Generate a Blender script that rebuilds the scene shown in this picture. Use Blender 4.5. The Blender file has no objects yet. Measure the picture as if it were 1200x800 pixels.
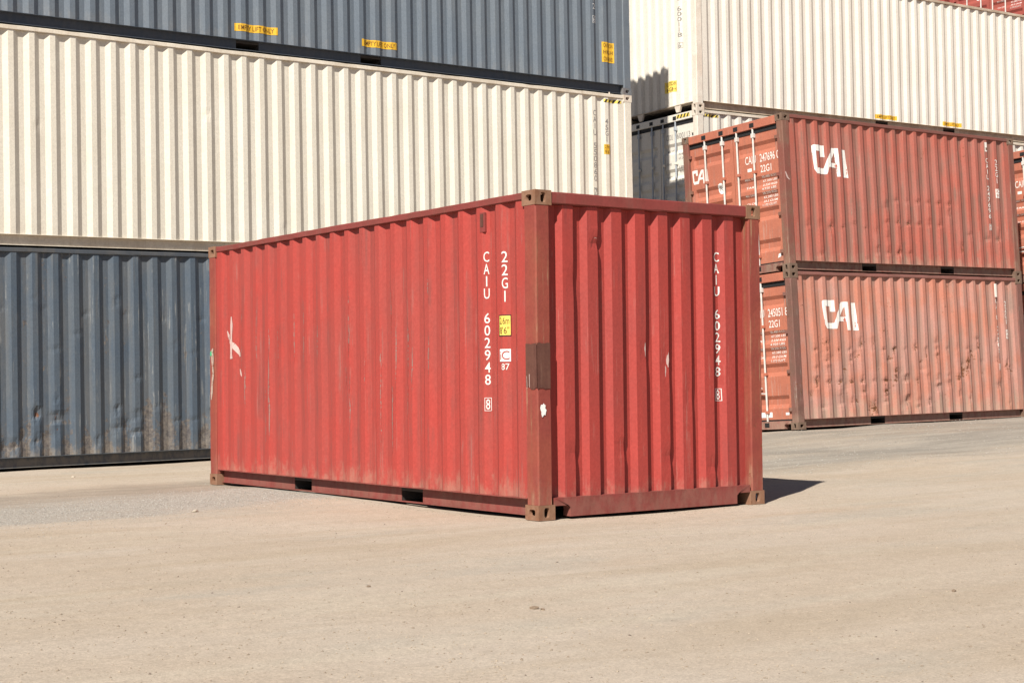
import bpy, bmesh, math, random
from mathutils import Matrix, Vector, noise as mnoise

rad = math.radians
sc = bpy.context.scene
col = sc.collection

# ------------------------------------------------------------------ camera
def rz(a): return Matrix.Rotation(a, 4, 'Z')
def rx(a): return Matrix.Rotation(a, 4, 'X')
def ry(a): return Matrix.Rotation(a, 4, 'Y')
CAM = (-7.24739, -9.84929, 1.10690)
cd = bpy.data.cameras.new('camera')
cam = bpy.data.objects.new('camera', cd)
col.objects.link(cam)
cam.matrix_world = Matrix.Translation(CAM) @ rz(-0.618633) @ rx(1.594821) @ rz(-0.0120675)
cd.sensor_fit = 'HORIZONTAL'
cd.sensor_width = 36.0
cd.lens = 1835.21 / 1200 * 36.0
cd.clip_start = 0.1
cd.clip_end = 4000
sc.camera = cam

# ------------------------------------------------------------------ sky and sun
SUN_EL, SUN_AZ = rad(42.5), rad(32.5)       # light travels towards +x,+y; azimuth measured from +x
travel = Vector((math.cos(SUN_EL) * math.cos(SUN_AZ), math.cos(SUN_EL) * math.sin(SUN_AZ), -math.sin(SUN_EL)))
world = bpy.data.worlds.new('World')
sc.world = world
world.use_nodes = True
wn = world.node_tree.nodes
wl = world.node_tree.links
sky = wn.new('ShaderNodeTexSky')
sky.sky_type = 'NISHITA'
sky.sun_disc = False
sky.sun_elevation = SUN_EL
sky.sun_rotation = math.atan2(-travel.x, -travel.y)
sky.air_density = 0.6
sky.dust_density = 0.3
wl.new(sky.outputs[0], wn['Background'].inputs[0])
wn['Background'].inputs[1].default_value = 0.05
sd = bpy.data.lights.new('sun', 'SUN')
sd.energy = 5.0
sd.angle = rad(0.53)
sd.color = (1.0, 0.95, 0.87)
sun = bpy.data.objects.new('sun', sd)
col.objects.link(sun)
sun.rotation_euler = travel.to_track_quat('-Z', 'Y').to_euler()
sun.location = (-20, -15, 30)
sc.view_settings.view_transform = 'Standard'
sc.view_settings.look = 'None'
sc.view_settings.gamma = 1.0
sc.view_settings.exposure = 0.50
sc.cycles.max_bounces = 6
sc.cycles.diffuse_bounces = 2

# ------------------------------------------------------------------ materials
class NT:
    """small helper around a material's node tree"""
    def __init__(s, name):
        s.m = bpy.data.materials.new(name)
        s.m.use_nodes = True
        s.n = s.m.node_tree.nodes
        s.l = s.m.node_tree.links
        s.b = s.n['Principled BSDF']
        s.tc = s.n.new('ShaderNodeTexCoord')
    def link(s, a, b): s.l.new(a, b)
    def put(s, sock, v):
        if isinstance(v, bpy.types.NodeSocket): s.l.new(v, sock)
        else: sock.default_value = v
    def mapping(s, scale=(1, 1, 1), loc=(0, 0, 0)):
        m = s.n.new('ShaderNodeMapping')
        m.inputs['Scale'].default_value = scale
        m.inputs['Location'].default_value = loc
        s.link(s.tc.outputs['Object'], m.inputs[0])
        return m.outputs[0]
    def noise(s, vec, scale, detail=4, rough=0.55, dist=0.0):
        t = s.n.new('ShaderNodeTexNoise')
        s.link(vec, t.inputs['Vector'])
        t.inputs['Scale'].default_value = scale
        t.inputs['Detail'].default_value = detail
        t.inputs['Roughness'].default_value = rough
        t.inputs['Distortion'].default_value = dist
        return t.outputs['Fac']
    def ramp(s, v, lo, hi, a=0.0, b=1.0):
        t = s.n.new('ShaderNodeMapRange')
        t.interpolation_type = 'SMOOTHSTEP'
        s.put(t.inputs[0], v)
        s.put(t.inputs[1], lo); s.put(t.inputs[2], hi)
        s.put(t.inputs[3], a); s.put(t.inputs[4], b)
        return t.outputs[0]
    def math(s, op, a, b=0.0, c=0.0):
        t = s.n.new('ShaderNodeMath'); t.operation = op
        s.put(t.inputs[0], a); s.put(t.inputs[1], b); s.put(t.inputs[2], c)
        return t.outputs[0]
    def mix(s, f, a, b):
        t = s.n.new('ShaderNodeMix'); t.data_type = 'RGBA'
        s.put(t.inputs[0], f)
        s.put(t.inputs[6], c4(a)); s.put(t.inputs[7], c4(b))
        return t.outputs[2]
    def mulc(s, a, f):
        t = s.n.new('ShaderNodeMix'); t.data_type = 'RGBA'; t.blend_type = 'MULTIPLY'
        t.inputs[0].default_value = 1.0
        s.put(t.inputs[6], c4(a))
        cmb = s.n.new('ShaderNodeCombineColor')
        for i in range(3): s.put(cmb.inputs[i], f)
        s.link(cmb.outputs[0], t.inputs[7])
        return t.outputs[2]
    def sep(s):
        t = s.n.new('ShaderNodeSeparateXYZ')
        s.link(s.tc.outputs['Object'], t.inputs[0])
        return t.outputs
    def attr(s, name):
        t = s.n.new('ShaderNodeAttribute'); t.attribute_name = name
        return t.outputs['Fac']
    def bump(s, h, strength, dist=0.01, prev=None):
        t = s.n.new('ShaderNodeBump')
        t.inputs['Strength'].default_value = strength
        t.inputs['Distance'].default_value = dist
        s.link(h, t.inputs['Height'])
        if prev is not None: s.link(prev, t.inputs['Normal'])
        return t.outputs[0]
    def done(s, colr, rough, normal=None, metallic=0.0, spec=0.4):
        s.put(s.b.inputs['Base Color'], c4(colr))
        s.put(s.b.inputs['Roughness'], rough)
        s.put(s.b.inputs['Metallic'], metallic)
        s.b.inputs['Specular IOR Level'].default_value = spec
        if normal is not None: s.link(normal, s.b.inputs['Normal'])
        return s.m

def c4(c):
    if isinstance(c, bpy.types.NodeSocket): return c
    return (c[0], c[1], c[2], 1.0) if len(c) == 3 else c

RUST = (0.115, 0.047, 0.024)
RUST2 = (0.20, 0.085, 0.038)
DUST = (0.36, 0.29, 0.21)

def paint(name, base, alt, streak=(0.2, 0.1, 0.08), streak_amt=0.25, rust=0.80, dust=0.25, chips=0.0,
          chip_col=(0.42, 0.34, 0.30), rough=0.5, seed=0.0, patchy=1.0, dust_h=0.6, spec=0.25, streak_w=11.0,
          rust_scale=12.0, rust_stretch=(1, 1, 1), mud=0.0, fine_bump=False, grime=0.0):
    """weathered container paint: fading, run-down streaks, rust spots, pale scrapes, caked dust"""
    t = NT(name)
    v = t.mapping((1, 1, 1), (seed, seed * 0.7, 0))
    fade = t.ramp(t.noise(v, 0.9 * patchy, 4, 0.65), 0.36, 0.66)
    c = t.mix(fade, base, alt)
    vs = t.mapping((streak_w, streak_w, 0.45), (seed, 3.1, seed * 0.3))
    st = t.ramp(t.noise(vs, 1.0, 5, 0.68), 0.48, 0.72)
    blotch = t.noise(v, 2.3, 4, 0.6)
    brk = t.ramp(blotch, 0.35, 0.62)
    c = t.mix(t.math('MULTIPLY', t.math('MULTIPLY', st, brk), streak_amt), c, streak)
    fine = t.noise(v, 42.0, 4, 0.75)
    c = t.mulc(c, t.ramp(fine, 0.25, 0.75, 0.88, 1.09))
    wear = t.attr('wear')
    X, Y, z = t.sep()[0:3]
    if chips > 0:
        vc = t.mapping((30, 30, 0.9), (seed * 2, 0.4, seed))
        ch = t.noise(vc, 1.0, 6, 0.75)
        reg = t.ramp(blotch, 0.46, 0.60)
        chm = t.math('MULTIPLY', t.ramp(ch, 0.56, 0.62), reg)
        c = t.mix(t.math('MULTIPLY', chm, chips), c, chip_col)
    if grime > 0:      # dirt held in the valleys of the corrugation
        val = t.ramp(Y, 0.027, 0.052)
        gm = t.math('MULTIPLY', val, t.ramp(t.noise(t.mapping((4, 1, 0.8), (seed, 5, 1)), 1.5, 5, 0.65), 0.36, 0.62))
        c = t.mix(t.math('MULTIPLY', gm, grime), c, streak)
    if dust > 0:       # splashed dust on the lowest part
        dn = t.noise(t.mapping((5, 5, 2.2), (seed, 0, 0)), 2.2, 7, 0.72)
        dm = t.ramp(t.math('SUBTRACT', dn, t.ramp(z, 0.10, dust_h, -0.04, 0.34)), 0.36, 0.62)
        c = t.mix(t.math('MULTIPLY', dm, dust), c, DUST)
    if mud > 0:        # clods of dried mud lodged in the valleys
        val = t.ramp(Y, 0.028, 0.053, 0.25, 1.0)
        mn = t.noise(t.mapping((7, 3, 6), (seed, 2, 0)), 1.6, 7, 0.78, 0.4)
        mm = t.ramp(t.math('SUBTRACT', t.math('MULTIPLY', mn, t.math('ADD', t.math('MULTIPLY', val, 0.45), 0.70)), t.math('ADD', t.ramp(z, 0.15, 1.2, 0.0, 0.32), t.ramp(t.noise(t.mapping((2.2, 0, 0.9), (seed, 1, 4)), 1.0, 3), 0.30, 0.66, -0.13, 0.12))), 0.415, 0.475)
        mc = t.mix(t.ramp(t.noise(v, 26, 5, 0.75), 0.35, 0.65), (0.070, 0.050, 0.04), (0.23, 0.185, 0.14))
        c = t.mix(t.math('MULTIPLY', mm, mud), c, mc)
    rn = t.noise(t.mapping(rust_stretch, (seed, seed * 0.7, 2)), rust_scale, 7, 0.72, 0.3)
    rs = t.math('ADD', t.math('MULTIPLY', rn, 0.75), t.math('MULTIPLY', t.noise(v, 1.7, 3), 0.40))
    rs = t.math('ADD', rs, t.math('MULTIPLY', wear, 0.15))
    rm = t.ramp(rs, rust, rust + 0.045)
    rc = t.mix(t.ramp(t.noise(v, 30, 3), 0.35, 0.65), RUST, RUST2)
    c = t.mix(rm, c, rc)
    ro = t.math('ADD', t.math('MULTIPLY', rm, 0.35), t.ramp(fine, 0.2, 0.8, rough - 0.06, rough + 0.1))
    b = t.bump(t.noise(v, 4.0, 2), 0.25, 0.012)
    if fine_bump:
        b = t.bump(t.noise(v, 38.0, 3, 0.7), 0.20, 0.004, b)
    return t.done(c, ro, b, spec=spec)

def flat_mat(name, colr, rough=0.6, metallic=0.0, var=0.15, scale=20.0, spec=0.35, dirt=None):
    t = NT(name)
    v = t.mapping()
    n = t.noise(v, scale, 5, 0.65)
    c = t.mulc(colr, t.ramp(n, 0.2, 0.8, 1 - var, 1 + var))
    if dirt is not None:
        c = t.mix(t.ramp(t.noise(v, scale * 0.3, 6, 0.7), 0.5, 0.75), c, dirt)
    return t.done(c, rough, t.bump(n, 0.15, 0.003), metallic, spec)

def worn_print(name, colr, under, wear=0.55, scale=14.0):
    """painted lettering through which the wall paint shows where it has flaked"""
    t = NT(name)
    v = t.mapping()
    n = t.math('ADD', t.math('MULTIPLY', t.noise(v, scale, 6, 0.75), 0.6),
               t.math('MULTIPLY', t.noise(t.mapping((20, 20, 2)), 1.6, 4), 0.4))
    c = t.mix(t.ramp(n, wear, wear + 0.06), colr, under)
    c = t.mulc(c, t.ramp(t.noise(v, 60, 2), 0.2, 0.8, 0.9, 1.05))
    return t.done(c, 0.6)

RED = (0.378, 0.053, 0.042)
M = {}
M['red'] = paint('red_paint', RED, (0.345, 0.060, 0.048), streak=(0.195, 0.062, 0.052), streak_amt=0.8, rust=0.78, dust=0.30,
                 chips=0.45, chip_col=(0.30, 0.15, 0.125), rough=0.50, seed=1.3, dust_h=0.55, fine_bump=True, grime=0.25)
M['red_end'] = paint('red_end_paint', (0.365, 0.051, 0.041), (0.325, 0.053, 0.044), streak=(0.20, 0.047, 0.042), streak_amt=0.5, rust=0.785,
                     dust=0.25, chips=0.35, chip_col=(0.42, 0.22, 0.18), rough=0.50, seed=4.9, dust_h=0.45, fine_bump=True)
M['red_rail'] = paint('red_rail_shaded_paint', (0.23, 0.048, 0.042), (0.19, 0.050, 0.040), streak_amt=0.4, rust=0.73, dust=0.14,
                      rough=0.58, seed=2.2, dust_h=0.3, patchy=2.5, rust_scale=22)  # darker brown: shade under the side rail flange is put into the paint
M['red_post'] = paint('red_post_paint', (0.270, 0.064, 0.043), (0.245, 0.052, 0.040), streak=(0.21, 0.100, 0.054), streak_amt=0.9, rust=0.715, dust=0.12,
                      chips=0.8, chip_col=(0.34, 0.20, 0.12), rough=0.65, seed=7.7, patchy=2.5, rust_scale=24, streak_w=24, fine_bump=True)
M['red_cast'] = paint('rusty_casting', (0.20, 0.088, 0.046), (0.26, 0.12, 0.07), streak_amt=0.3, rust=0.66, dust=0.2, rough=0.78, seed=3.0, patchy=6, rust_scale=24, fine_bump=True)
CAIU = (0.400, 0.110, 0.078)
M['salmon'] = paint('salmon_paint', CAIU, (0.375, 0.135, 0.104), streak=(0.205, 0.120, 0.093), streak_amt=0.95, rust=0.72, dust=0.3,
                    chips=0.5, chip_col=(0.36, 0.25, 0.20), rough=0.65, seed=11.0, dust_h=0.6, streak_w=8.0, rust_scale=20, grime=0.7)
M['salmon_rail'] = paint('salmon_rail_paint', (0.22, 0.078, 0.062), (0.18, 0.083, 0.068), streak_amt=0.5, rust=0.70, dust=0.35, rough=0.65, seed=12.4, patchy=3, rust_scale=22, dust_h=0.3)
M['salmon_post'] = paint('salmon_post_paint', (0.215, 0.076, 0.058), (0.205, 0.105, 0.075), streak=(0.21, 0.135, 0.09), streak_amt=0.8, rust=0.70, dust=0.2,
                         chips=0.7, chip_col=(0.34, 0.25, 0.19), rough=0.68, seed=15.0, patchy=3, rust_scale=22)
M['salmon_door'] = paint('orange_red_door_paint', (0.450, 0.155, 0.096), (0.40, 0.138, 0.09), streak=(0.22, 0.12, 0.09), streak_amt=0.45, rust=0.77, dust=0.15,
                         chips=0.4, rough=0.55, seed=17.0, patchy=2, rust_scale=20)
M['pink'] = paint('faded_pink_paint', (0.47, 0.235, 0.188), (0.49, 0.190, 0.128), streak=(0.28, 0.19, 0.152), streak_amt=0.85, rust=0.695, dust=0.4,
                  chips=0.6, chip_col=(0.42, 0.31, 0.25), rough=0.72, seed=21.0, dust_h=0.9, streak_w=8.0, rust_scale=20, rust_stretch=(0.7, 1, 1.2), grime=0.65, patchy=1.4)
M['pink_rail'] = paint('faded_rail_paint', (0.27, 0.115, 0.095), (0.225, 0.10, 0.08), streak_amt=0.5, rust=0.70, dust=0.4, rough=0.7, seed=22.0, patchy=3, rust_scale=22, dust_h=0.3)
M['pink_post'] = paint('faded_post_paint', (0.205, 0.092, 0.074), (0.165, 0.088, 0.068), streak=(0.22, 0.15, 0.11), streak_amt=0.8, rust=0.68, dust=0.25,
                       chips=0.9, chip_col=(0.34, 0.28, 0.24), rough=0.72, seed=25.0, patchy=3, rust_scale=22)
M['far_red'] = paint('far_red_paint', (0.30, 0.060, 0.05), (0.34, 0.09, 0.068), streak_amt=0.5, rust=0.78, dust=0.2, rough=0.6, seed=31.0)
M['cream'] = paint('cream_paint', (0.715, 0.664, 0.565), (0.685, 0.630, 0.528), streak=(0.56, 0.49, 0.39), streak_amt=0.28, rust=0.92, dust=0.10, rough=0.55, seed=41.0, grime=0.12)
M['cream_rail'] = paint('cream_rail_paint', (0.72, 0.65, 0.54), (0.63, 0.55, 0.44), streak=(0.40, 0.31, 0.22), streak_amt=0.4, rust=0.86, dust=0.12, rough=0.6, seed=42.0, patchy=3)
M['white'] = paint('off_white_paint', (0.735, 0.690, 0.605), (0.705, 0.655, 0.567), streak=(0.58, 0.51, 0.42), streak_amt=0.28, rust=0.90, dust=0.10, rough=0.55, seed=51.0, grime=0.12)
M['white_rail'] = paint('off_white_rail_paint', (0.58, 0.49, 0.385), (0.38, 0.29, 0.21), streak=(0.28, 0.20, 0.135), streak_amt=0.6, rust=0.80, dust=0.25, rough=0.6, seed=52.0, patchy=2.5)
M['white_post'] = paint('off_white_post_paint', (0.74, 0.68, 0.59), (0.68, 0.58, 0.48), streak=(0.48, 0.33, 0.22), streak_amt=0.45, rust=0.83, dust=0.1, rough=0.6, seed=53.0, patchy=3)
BLUE = (0.076, 0.101, 0.132)
M['blue'] = paint('blue_grey_paint', BLUE, (0.092, 0.112, 0.134), streak=(0.155, 0.145, 0.130), streak_amt=0.6, rust=0.80, dust=0.35,
                  chips=0.85, chip_col=(0.25, 0.255, 0.25), rough=0.5, seed=61.0, dust_h=0.5, patchy=1.6, mud=0.6, rust_scale=18, grime=0.3)
M['blue_rail'] = paint('dark_blue_rail_paint', (0.070, 0.080, 0.094), (0.09, 0.093, 0.097), streak_amt=0.4, streak=(0.14, 0.125, 0.11), rust=0.80, dust=0.25, rough=0.6, seed=62.0, patchy=3, dust_h=0.2)
M['grey'] = paint('slate_grey_paint', (0.132, 0.160, 0.192), (0.148, 0.172, 0.198), streak=(0.20, 0.215, 0.225), streak_amt=0.35, rust=0.88, dust=0.10,
                  chips=0.3, chip_col=(0.25, 0.27, 0.28), rough=0.52, seed=71.0)
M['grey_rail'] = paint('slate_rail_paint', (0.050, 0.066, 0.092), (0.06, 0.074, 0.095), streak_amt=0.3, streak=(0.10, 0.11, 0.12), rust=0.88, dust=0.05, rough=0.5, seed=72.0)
M['cast_dark'] = paint('brown_casting', (0.13, 0.075, 0.053), (0.17, 0.108, 0.078), streak_amt=0.3, rust=0.70, dust=0.2, rough=0.75, seed=33.0, patchy=6)
M['cast_white'] = paint('off_white_casting', (0.70, 0.63, 0.53), (0.58, 0.47, 0.37), streak_amt=0.3, rust=0.79, dust=0.1, rough=0.65, seed=35.0, patchy=6)
M['cast_grey'] = paint('slate_casting', (0.13, 0.15, 0.17), (0.16, 0.165, 0.17), streak_amt=0.3, rust=0.77, dust=0.1, rough=0.65, seed=36.0, patchy=6)
M['floor'] = flat_mat('shaded_underside_steel', (0.045, 0.038, 0.034), 0.8)  # near-black: shade of the tunnel and pocket voids is put into the colour
M['gasket'] = flat_mat('black_rubber_gasket', (0.018, 0.018, 0.019), 0.7)
M['galv'] = flat_mat('galvanised_bar', (0.60, 0.57, 0.53), 0.5, 0.0, 0.15, 12, dirt=(0.52, 0.44, 0.38))
M['steel_dark'] = flat_mat('dark_bar_steel', (0.40, 0.43, 0.46), 0.5, 0.1, 0.2, 12)
M['print_white'] = worn_print('white_lettering', (0.70, 0.66, 0.62), RED, 0.60, 34)
M['print_end'] = worn_print('white_end_lettering', (0.70, 0.66, 0.62), RED, 0.60, 34)
M['print_salmon'] = worn_print('flaked_white_lettering', (0.78, 0.74, 0.68), CAIU, 0.585, 22)
M['logo_salmon'] = worn_print('flaked_white_logo', (0.80, 0.77, 0.72), CAIU, 0.58, 9)
M['print_pink'] = worn_print('faded_white_lettering', (0.78, 0.73, 0.66), (0.50, 0.18, 0.12), 0.58, 22)
M['print_door'] = worn_print('white_door_lettering', (0.82, 0.76, 0.70), (0.42, 0.112, 0.062), 0.64, 30)
M['print_grey'] = flat_mat('grey_lettering', (0.24, 0.225, 0.21), 0.6)
M['print_black'] = flat_mat('black_lettering', (0.02, 0.02, 0.02), 0.6)
M['print_brown'] = flat_mat('brown_sticker_ink', (0.16, 0.075, 0.02), 0.6)
M['yellow'] = flat_mat('yellow_sticker', (0.72, 0.42, 0.035), 0.45, 0, 0.12, 30)
M['lemon'] = flat_mat('lemon_sticker', (0.78, 0.60, 0.12), 0.45, 0, 0.12, 30)
M['sticker_white'] = flat_mat('white_sticker', (0.80, 0.79, 0.76), 0.5, 0, 0.08, 30)
M['chalk'] = worn_print('chalky_white_paint', (0.56, 0.40, 0.36), RED, 0.56, 30)
M['dull_chalk'] = worn_print('dull_chalk', (0.45, 0.33, 0.27), (0.27, 0.08, 0.055), 0.50, 22)
M['green'] = flat_mat('green_paint_dab', (0.05, 0.45, 0.20), 0.6)
M['scuff'] = worn_print('grey_scuff', (0.27, 0.160, 0.135), RED, 0.475, 40)
M['patch'] = paint('brown_primer', (0.100, 0.040, 0.030), (0.125, 0.052, 0.038), streak=(0.16, 0.075, 0.05), streak_amt=0.5, rust=0.85, dust=0, chips=0.3,
                   chip_col=(0.25, 0.14, 0.10), rough=0.7, seed=81.0, patchy=5)

# ------------------------------------------------------------------ mesh helper
class MB:
    def __init__(s):
        s.v, s.f, s.w = [], [], []
    def vert(s, p, w=0.0):
        s.v.append(tuple(p)); s.w.append(w)
        return len(s.v) - 1
    def poly(s, pts):
        s.f.append([s.vert(p) for p in pts])
    def box(s, x0, x1, y0, y1, z0, z1, c=0.0):
        x0, x1 = min(x0, x1), max(x0, x1); y0, y1 = min(y0, y1), max(y0, y1); z0, z1 = min(z0, z1), max(z0, z1)
        c = min(c, 0.45 * min(x1 - x0, y1 - y0, z1 - z0))
        if c <= 0:
            P = [(x, y, z) for x in (x0, x1) for y in (y0, y1) for z in (z0, z1)]
            b = len(s.v)
            for p in P: s.vert(p)
            for f in ((0, 1, 3, 2), (4, 6, 7, 5), (0, 4, 5, 1), (2, 3, 7, 6), (0, 2, 6, 4), (1, 5, 7, 3)):
                s.f.append([b + i for i in f])
            return s
        X, Y, Z = (x0, x1), (y0, y1), (z0, z1)
        idx = {}
        for i in (0, 1):
            for j in (0, 1):
                for k in (0, 1):
                    sx, sy, sz = (1 - 2 * i) * c, (1 - 2 * j) * c, (1 - 2 * k) * c
                    idx[i, j, k, 0] = s.vert((X[i], Y[j] + sy, Z[k] + sz))
                    idx[i, j, k, 1] = s.vert((X[i] + sx, Y[j], Z[k] + sz))
                    idx[i, j, k, 2] = s.vert((X[i] + sx, Y[j] + sy, Z[k]))
        q = lambda *a: s.f.append([idx[t] for t in a])
        for i in (0, 1):
            a = [(i, 0, 0, 0), (i, 1, 0, 0), (i, 1, 1, 0), (i, 0, 1, 0)]
            q(*(a if i else a[::-1]))
            a = [(0, i, 0, 1), (1, i, 0, 1), (1, i, 1, 1), (0, i, 1, 1)]
            q(*(a if not i else a[::-1]))
            a = [(0, 0, i, 2), (1, 0, i, 2), (1, 1, i, 2), (0, 1, i, 2)]
            q(*(a if i else a[::-1]))
        for j in (0, 1):
            for k in (0, 1):
                a = [(0, j, k, 1), (1, j, k, 1), (1, j, k, 2), (0, j, k, 2)]
                q(*(a if (j + k) % 2 else a[::-1]))
                a = [(j, 0, k, 0), (j, 1, k, 0), (j, 1, k, 2), (j, 0, k, 2)]
                q(*(a if (j + k) % 2 == 0 else a[::-1]))
                a = [(j, k, 0, 0), (j, k, 1, 0), (j, k, 1, 1), (j, k, 0, 1)]
                q(*(a if (j + k) % 2 else a[::-1]))
        for i in (0, 1):
            for j in (0, 1):
                for k in (0, 1):
                    a = [(i, j, k, 0), (i, j, k, 1), (i, j, k, 2)]
                    q(*(a if (i + j + k) % 2 else a[::-1]))
        return s
    def sweep(s, axis, a0, a1, b0, b1, c0, c1, ch, n, amp, seed):
        """chamfered bar along an axis, slightly bowed and nicked; (b, c) are the other two axes in xyz order"""
        q = random.Random(seed)
        sec = [(b0 + ch, c0), (b1 - ch, c0), (b1, c0 + ch), (b1, c1 - ch), (b1 - ch, c1), (b0 + ch, c1), (b0, c1 - ch), (b0, c0 + ch)]
        base = len(s.v)
        for i in range(n + 1):
            a = a0 + (a1 - a0) * i / n
            e = 0.0 if i in (0, n) else 1.0
            ob = amp * e * (mnoise.noise(Vector((a * 1.3, seed * 7.1, 0.5))) + 0.35 * mnoise.noise(Vector((a * 6, seed * 3.3, 1.5))))
            oc = amp * e * (mnoise.noise(Vector((a * 1.3, seed * 5.7, 9.5))) + 0.35 * mnoise.noise(Vector((a * 6, seed * 2.3, 7.5))))
            for k, (b, c) in enumerate(sec):
                nick = e * amp * 1.3 * (q.random() ** 6)
                b += ob + (nick if b < (b0 + b1) / 2 else -nick); c += oc + (nick if c < (c0 + c1) / 2 else -nick)
                s.vert((a, b, c) if axis == 0 else (b, a, c) if axis == 1 else (b, c, a))
        for i in range(n):
            for k in range(8):
                l = (k + 1) % 8
                s.f.append([base + i * 8 + k, base + i * 8 + l, base + (i + 1) * 8 + l, base + (i + 1) * 8 + k])
        s.f.append([base + k for k in range(8)]); s.f.append([base + n * 8 + k for k in range(8)][::-1])
        return s
    def tube(s, p0, p1, r, n=10):
        p0, p1 = Vector(p0), Vector(p1)
        d = (p1 - p0).normalized()
        u = d.orthogonal().normalized(); w = d.cross(u)
        b = len(s.v)
        for p in (p0, p1):
            for i in range(n):
                a = 2 * math.pi * i / n
                s.vert(p + (u * math.cos(a) + w * math.sin(a)) * r)
        for i in range(n):
            j = (i + 1) % n
            s.f.append([b + i, b + j, b + n + j, b + n + i])
        s.f.append([b + i for i in range(n)][::-1])
        s.f.append([b + n + i for i in range(n)])
        return s
    def grid(s, us, vs, fn, flip=False):
        """fn(u, v) -> (xyz, wear)"""
        b = len(s.v)
        for v in vs:
            for u in us:
                p, w = fn(u, v)
                s.vert(p, w)
        n = len(us)
        for j in range(len(vs) - 1):
            for i in range(n - 1):
                f = [b + j * n + i, b + j * n + i + 1, b + (j + 1) * n + i + 1, b + (j + 1) * n + i]
                s.f.append(f[::-1] if flip else f)
        return s
    def map(s, fn):
        s.v = [tuple(fn(*p)) for p in s.v]
        return s
    def mesh(s, name):
        me = bpy.data.meshes.new(name)
        me.from_pydata(s.v, [], s.f)
        if any(w > 1e-4 for w in s.w):
            a = me.attributes.new('wear', 'FLOAT', 'POINT')
            a.data.foreach_set('value', s.w)
        me.update()
        return me
    def build(s, name, mat, parent=None, recalc=True):
        me = s.mesh(name)
        if recalc:
            bm = bmesh.new(); bm.from_mesh(me)
            bmesh.ops.recalc_face_normals(bm, faces=bm.faces)
            bm.to_mesh(me); bm.free()
        me.materials.append(mat)
        o = bpy.data.objects.new(name, me)
        col.objects.link(o)
        o.parent = parent
        return o

def tag(o, label, cat=None, group=None, kind=None):
    if label: o['label'] = label
    if cat: o['category'] = cat
    if group: o['group'] = group
    if kind: o['kind'] = kind
    return o

def copy_tree(o, parent=None):
    c = o.copy()
    col.objects.link(c)
    c.parent = parent
    for ch in list(o.children): copy_tree(ch, c)
    return c

# ------------------------------------------------------------------ glyphs
_glyph = {}
def glyph(text):
    """2D fill of a text, scaled so that its box is (0..1, 0..1); returns verts, faces, aspect"""
    if text not in _glyph:
        cu = bpy.data.curves.new('glyph', 'FONT')
        cu.body = text
        cu.resolution_u = 3
        cu.offset = 0.004
        ob = bpy.data.objects.new('glyph', cu)
        col.objects.link(ob)
        bpy.context.view_layer.update()
        me = bpy.data.meshes.new_from_object(ob.evaluated_get(bpy.context.evaluated_depsgraph_get()))
        V = [(v.co.x, v.co.y) for v in me.vertices]
        F = [list(p.vertices) for p in me.polygons]
        bpy.data.objects.remove(ob); bpy.data.meshes.remove(me); bpy.data.curves.remove(cu)
        x0 = min(v[0] for v in V); x1 = max(v[0] for v in V); y0 = min(v[1] for v in V); y1 = max(v[1] for v in V)
        V = [((x - x0) / max(x1 - x0, 1e-6), (y - y0) / max(y1 - y0, 1e-6)) for x, y in V]
        _glyph[text] = (V, F, (x1 - x0) / (y1 - y0))
    return _glyph[text]

def rect(a0, a1, b0, b1): return ([(a0, b0), (a1, b0), (a1, b1), (a0, b1)], [[0, 1, 2, 3]])
def text_in(text, a0, a1, b0, b1):
    V, F, _ = glyph(text)
    return ([(a0 + u * (a1 - a0), b0 + v * (b1 - b0)) for u, v in V], F)
def merge(parts):
    V, F = [], []
    for v, f in parts:
        b = len(V); V += list(v); F += [[b + i for i in q] for q in f]
    return V, F
def polys(lst):
    return merge([(p, [list(range(len(p)))]) for p in lst])

# ------------------------------------------------------------------ corner casting (8 handed meshes, shared by all containers)
CX, CY, CZ = 0.178, 0.162, 0.118
def casting_mesh():
    def ring(w, h, hw, hh, n=20):
        out, inn = [], []
        for i in range(n):
            a = 2 * math.pi * (i + 0.5) / n
            ca, sa = math.cos(a), math.sin(a)
            k = min((w / 2) / max(abs(ca), 1e-6), (h / 2) / max(abs(sa), 1e-6))
            out.append((ca * k, sa * k))
            e = 4.0
            r = 1 / ((abs(ca) / (hw / 2)) ** e + (abs(sa) / (hh / 2)) ** e) ** (1 / e)
            inn.append((ca * r, sa * r))
        return out, inn
    mb = MB()
    def face(w, h, hw, hh, place):
        o, i = ring(w, h, hw, hh); n = len(o)
        # force the true corners into the outer ring
        for cx in (-1, 1):
            for cy in (-1, 1):
                k = min(range(n), key=lambda q: (o[q][0] - cx * w / 2) ** 2 + (o[q][1] - cy * h / 2) ** 2)
                o[k] = (cx * w / 2, cy * h / 2)
        b = len(mb.v)
        for p in o: mb.vert(place(p[0], p[1], 0))
        for p in i: mb.vert(place(p[0], p[1], 0.002))
        for p in i: mb.vert(place(p[0] * 0.93, p[1] * 0.93, 0.03))
        for q in range(n):
            r = (q + 1) % n
            mb.f.append([b + q, b + r, b + n + r, b + n + q])
            mb.f.append([b + n + q, b + n + r, b + 2 * n + r, b + 2 * n + q])
    face(CX, CZ, 0.079, 0.051, lambda a, c, d: (CX / 2 + a, d, CZ / 2 + c))          # long side
    face(CY, CZ, 0.051, 0.079, lambda a, c, d: (d, CY / 2 + a, CZ / 2 + c))          # end
    face(CX, CY, 0.124, 0.064, lambda a, c, d: (CX / 2 + a, CY / 2 + c, d))          # bottom
    mb.poly([(CX, 0, 0), (CX, CY, 0), (CX, CY, CZ), (CX, 0, CZ)])
    mb.poly([(0, CY, 0), (CX, CY, 0), (CX, CY, CZ), (0, CY, CZ)])
    mb.poly([(0, 0, CZ), (CX, 0, CZ), (CX, CY, CZ), (0, CY, CZ)])
    return mb
_cast = {}
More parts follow.
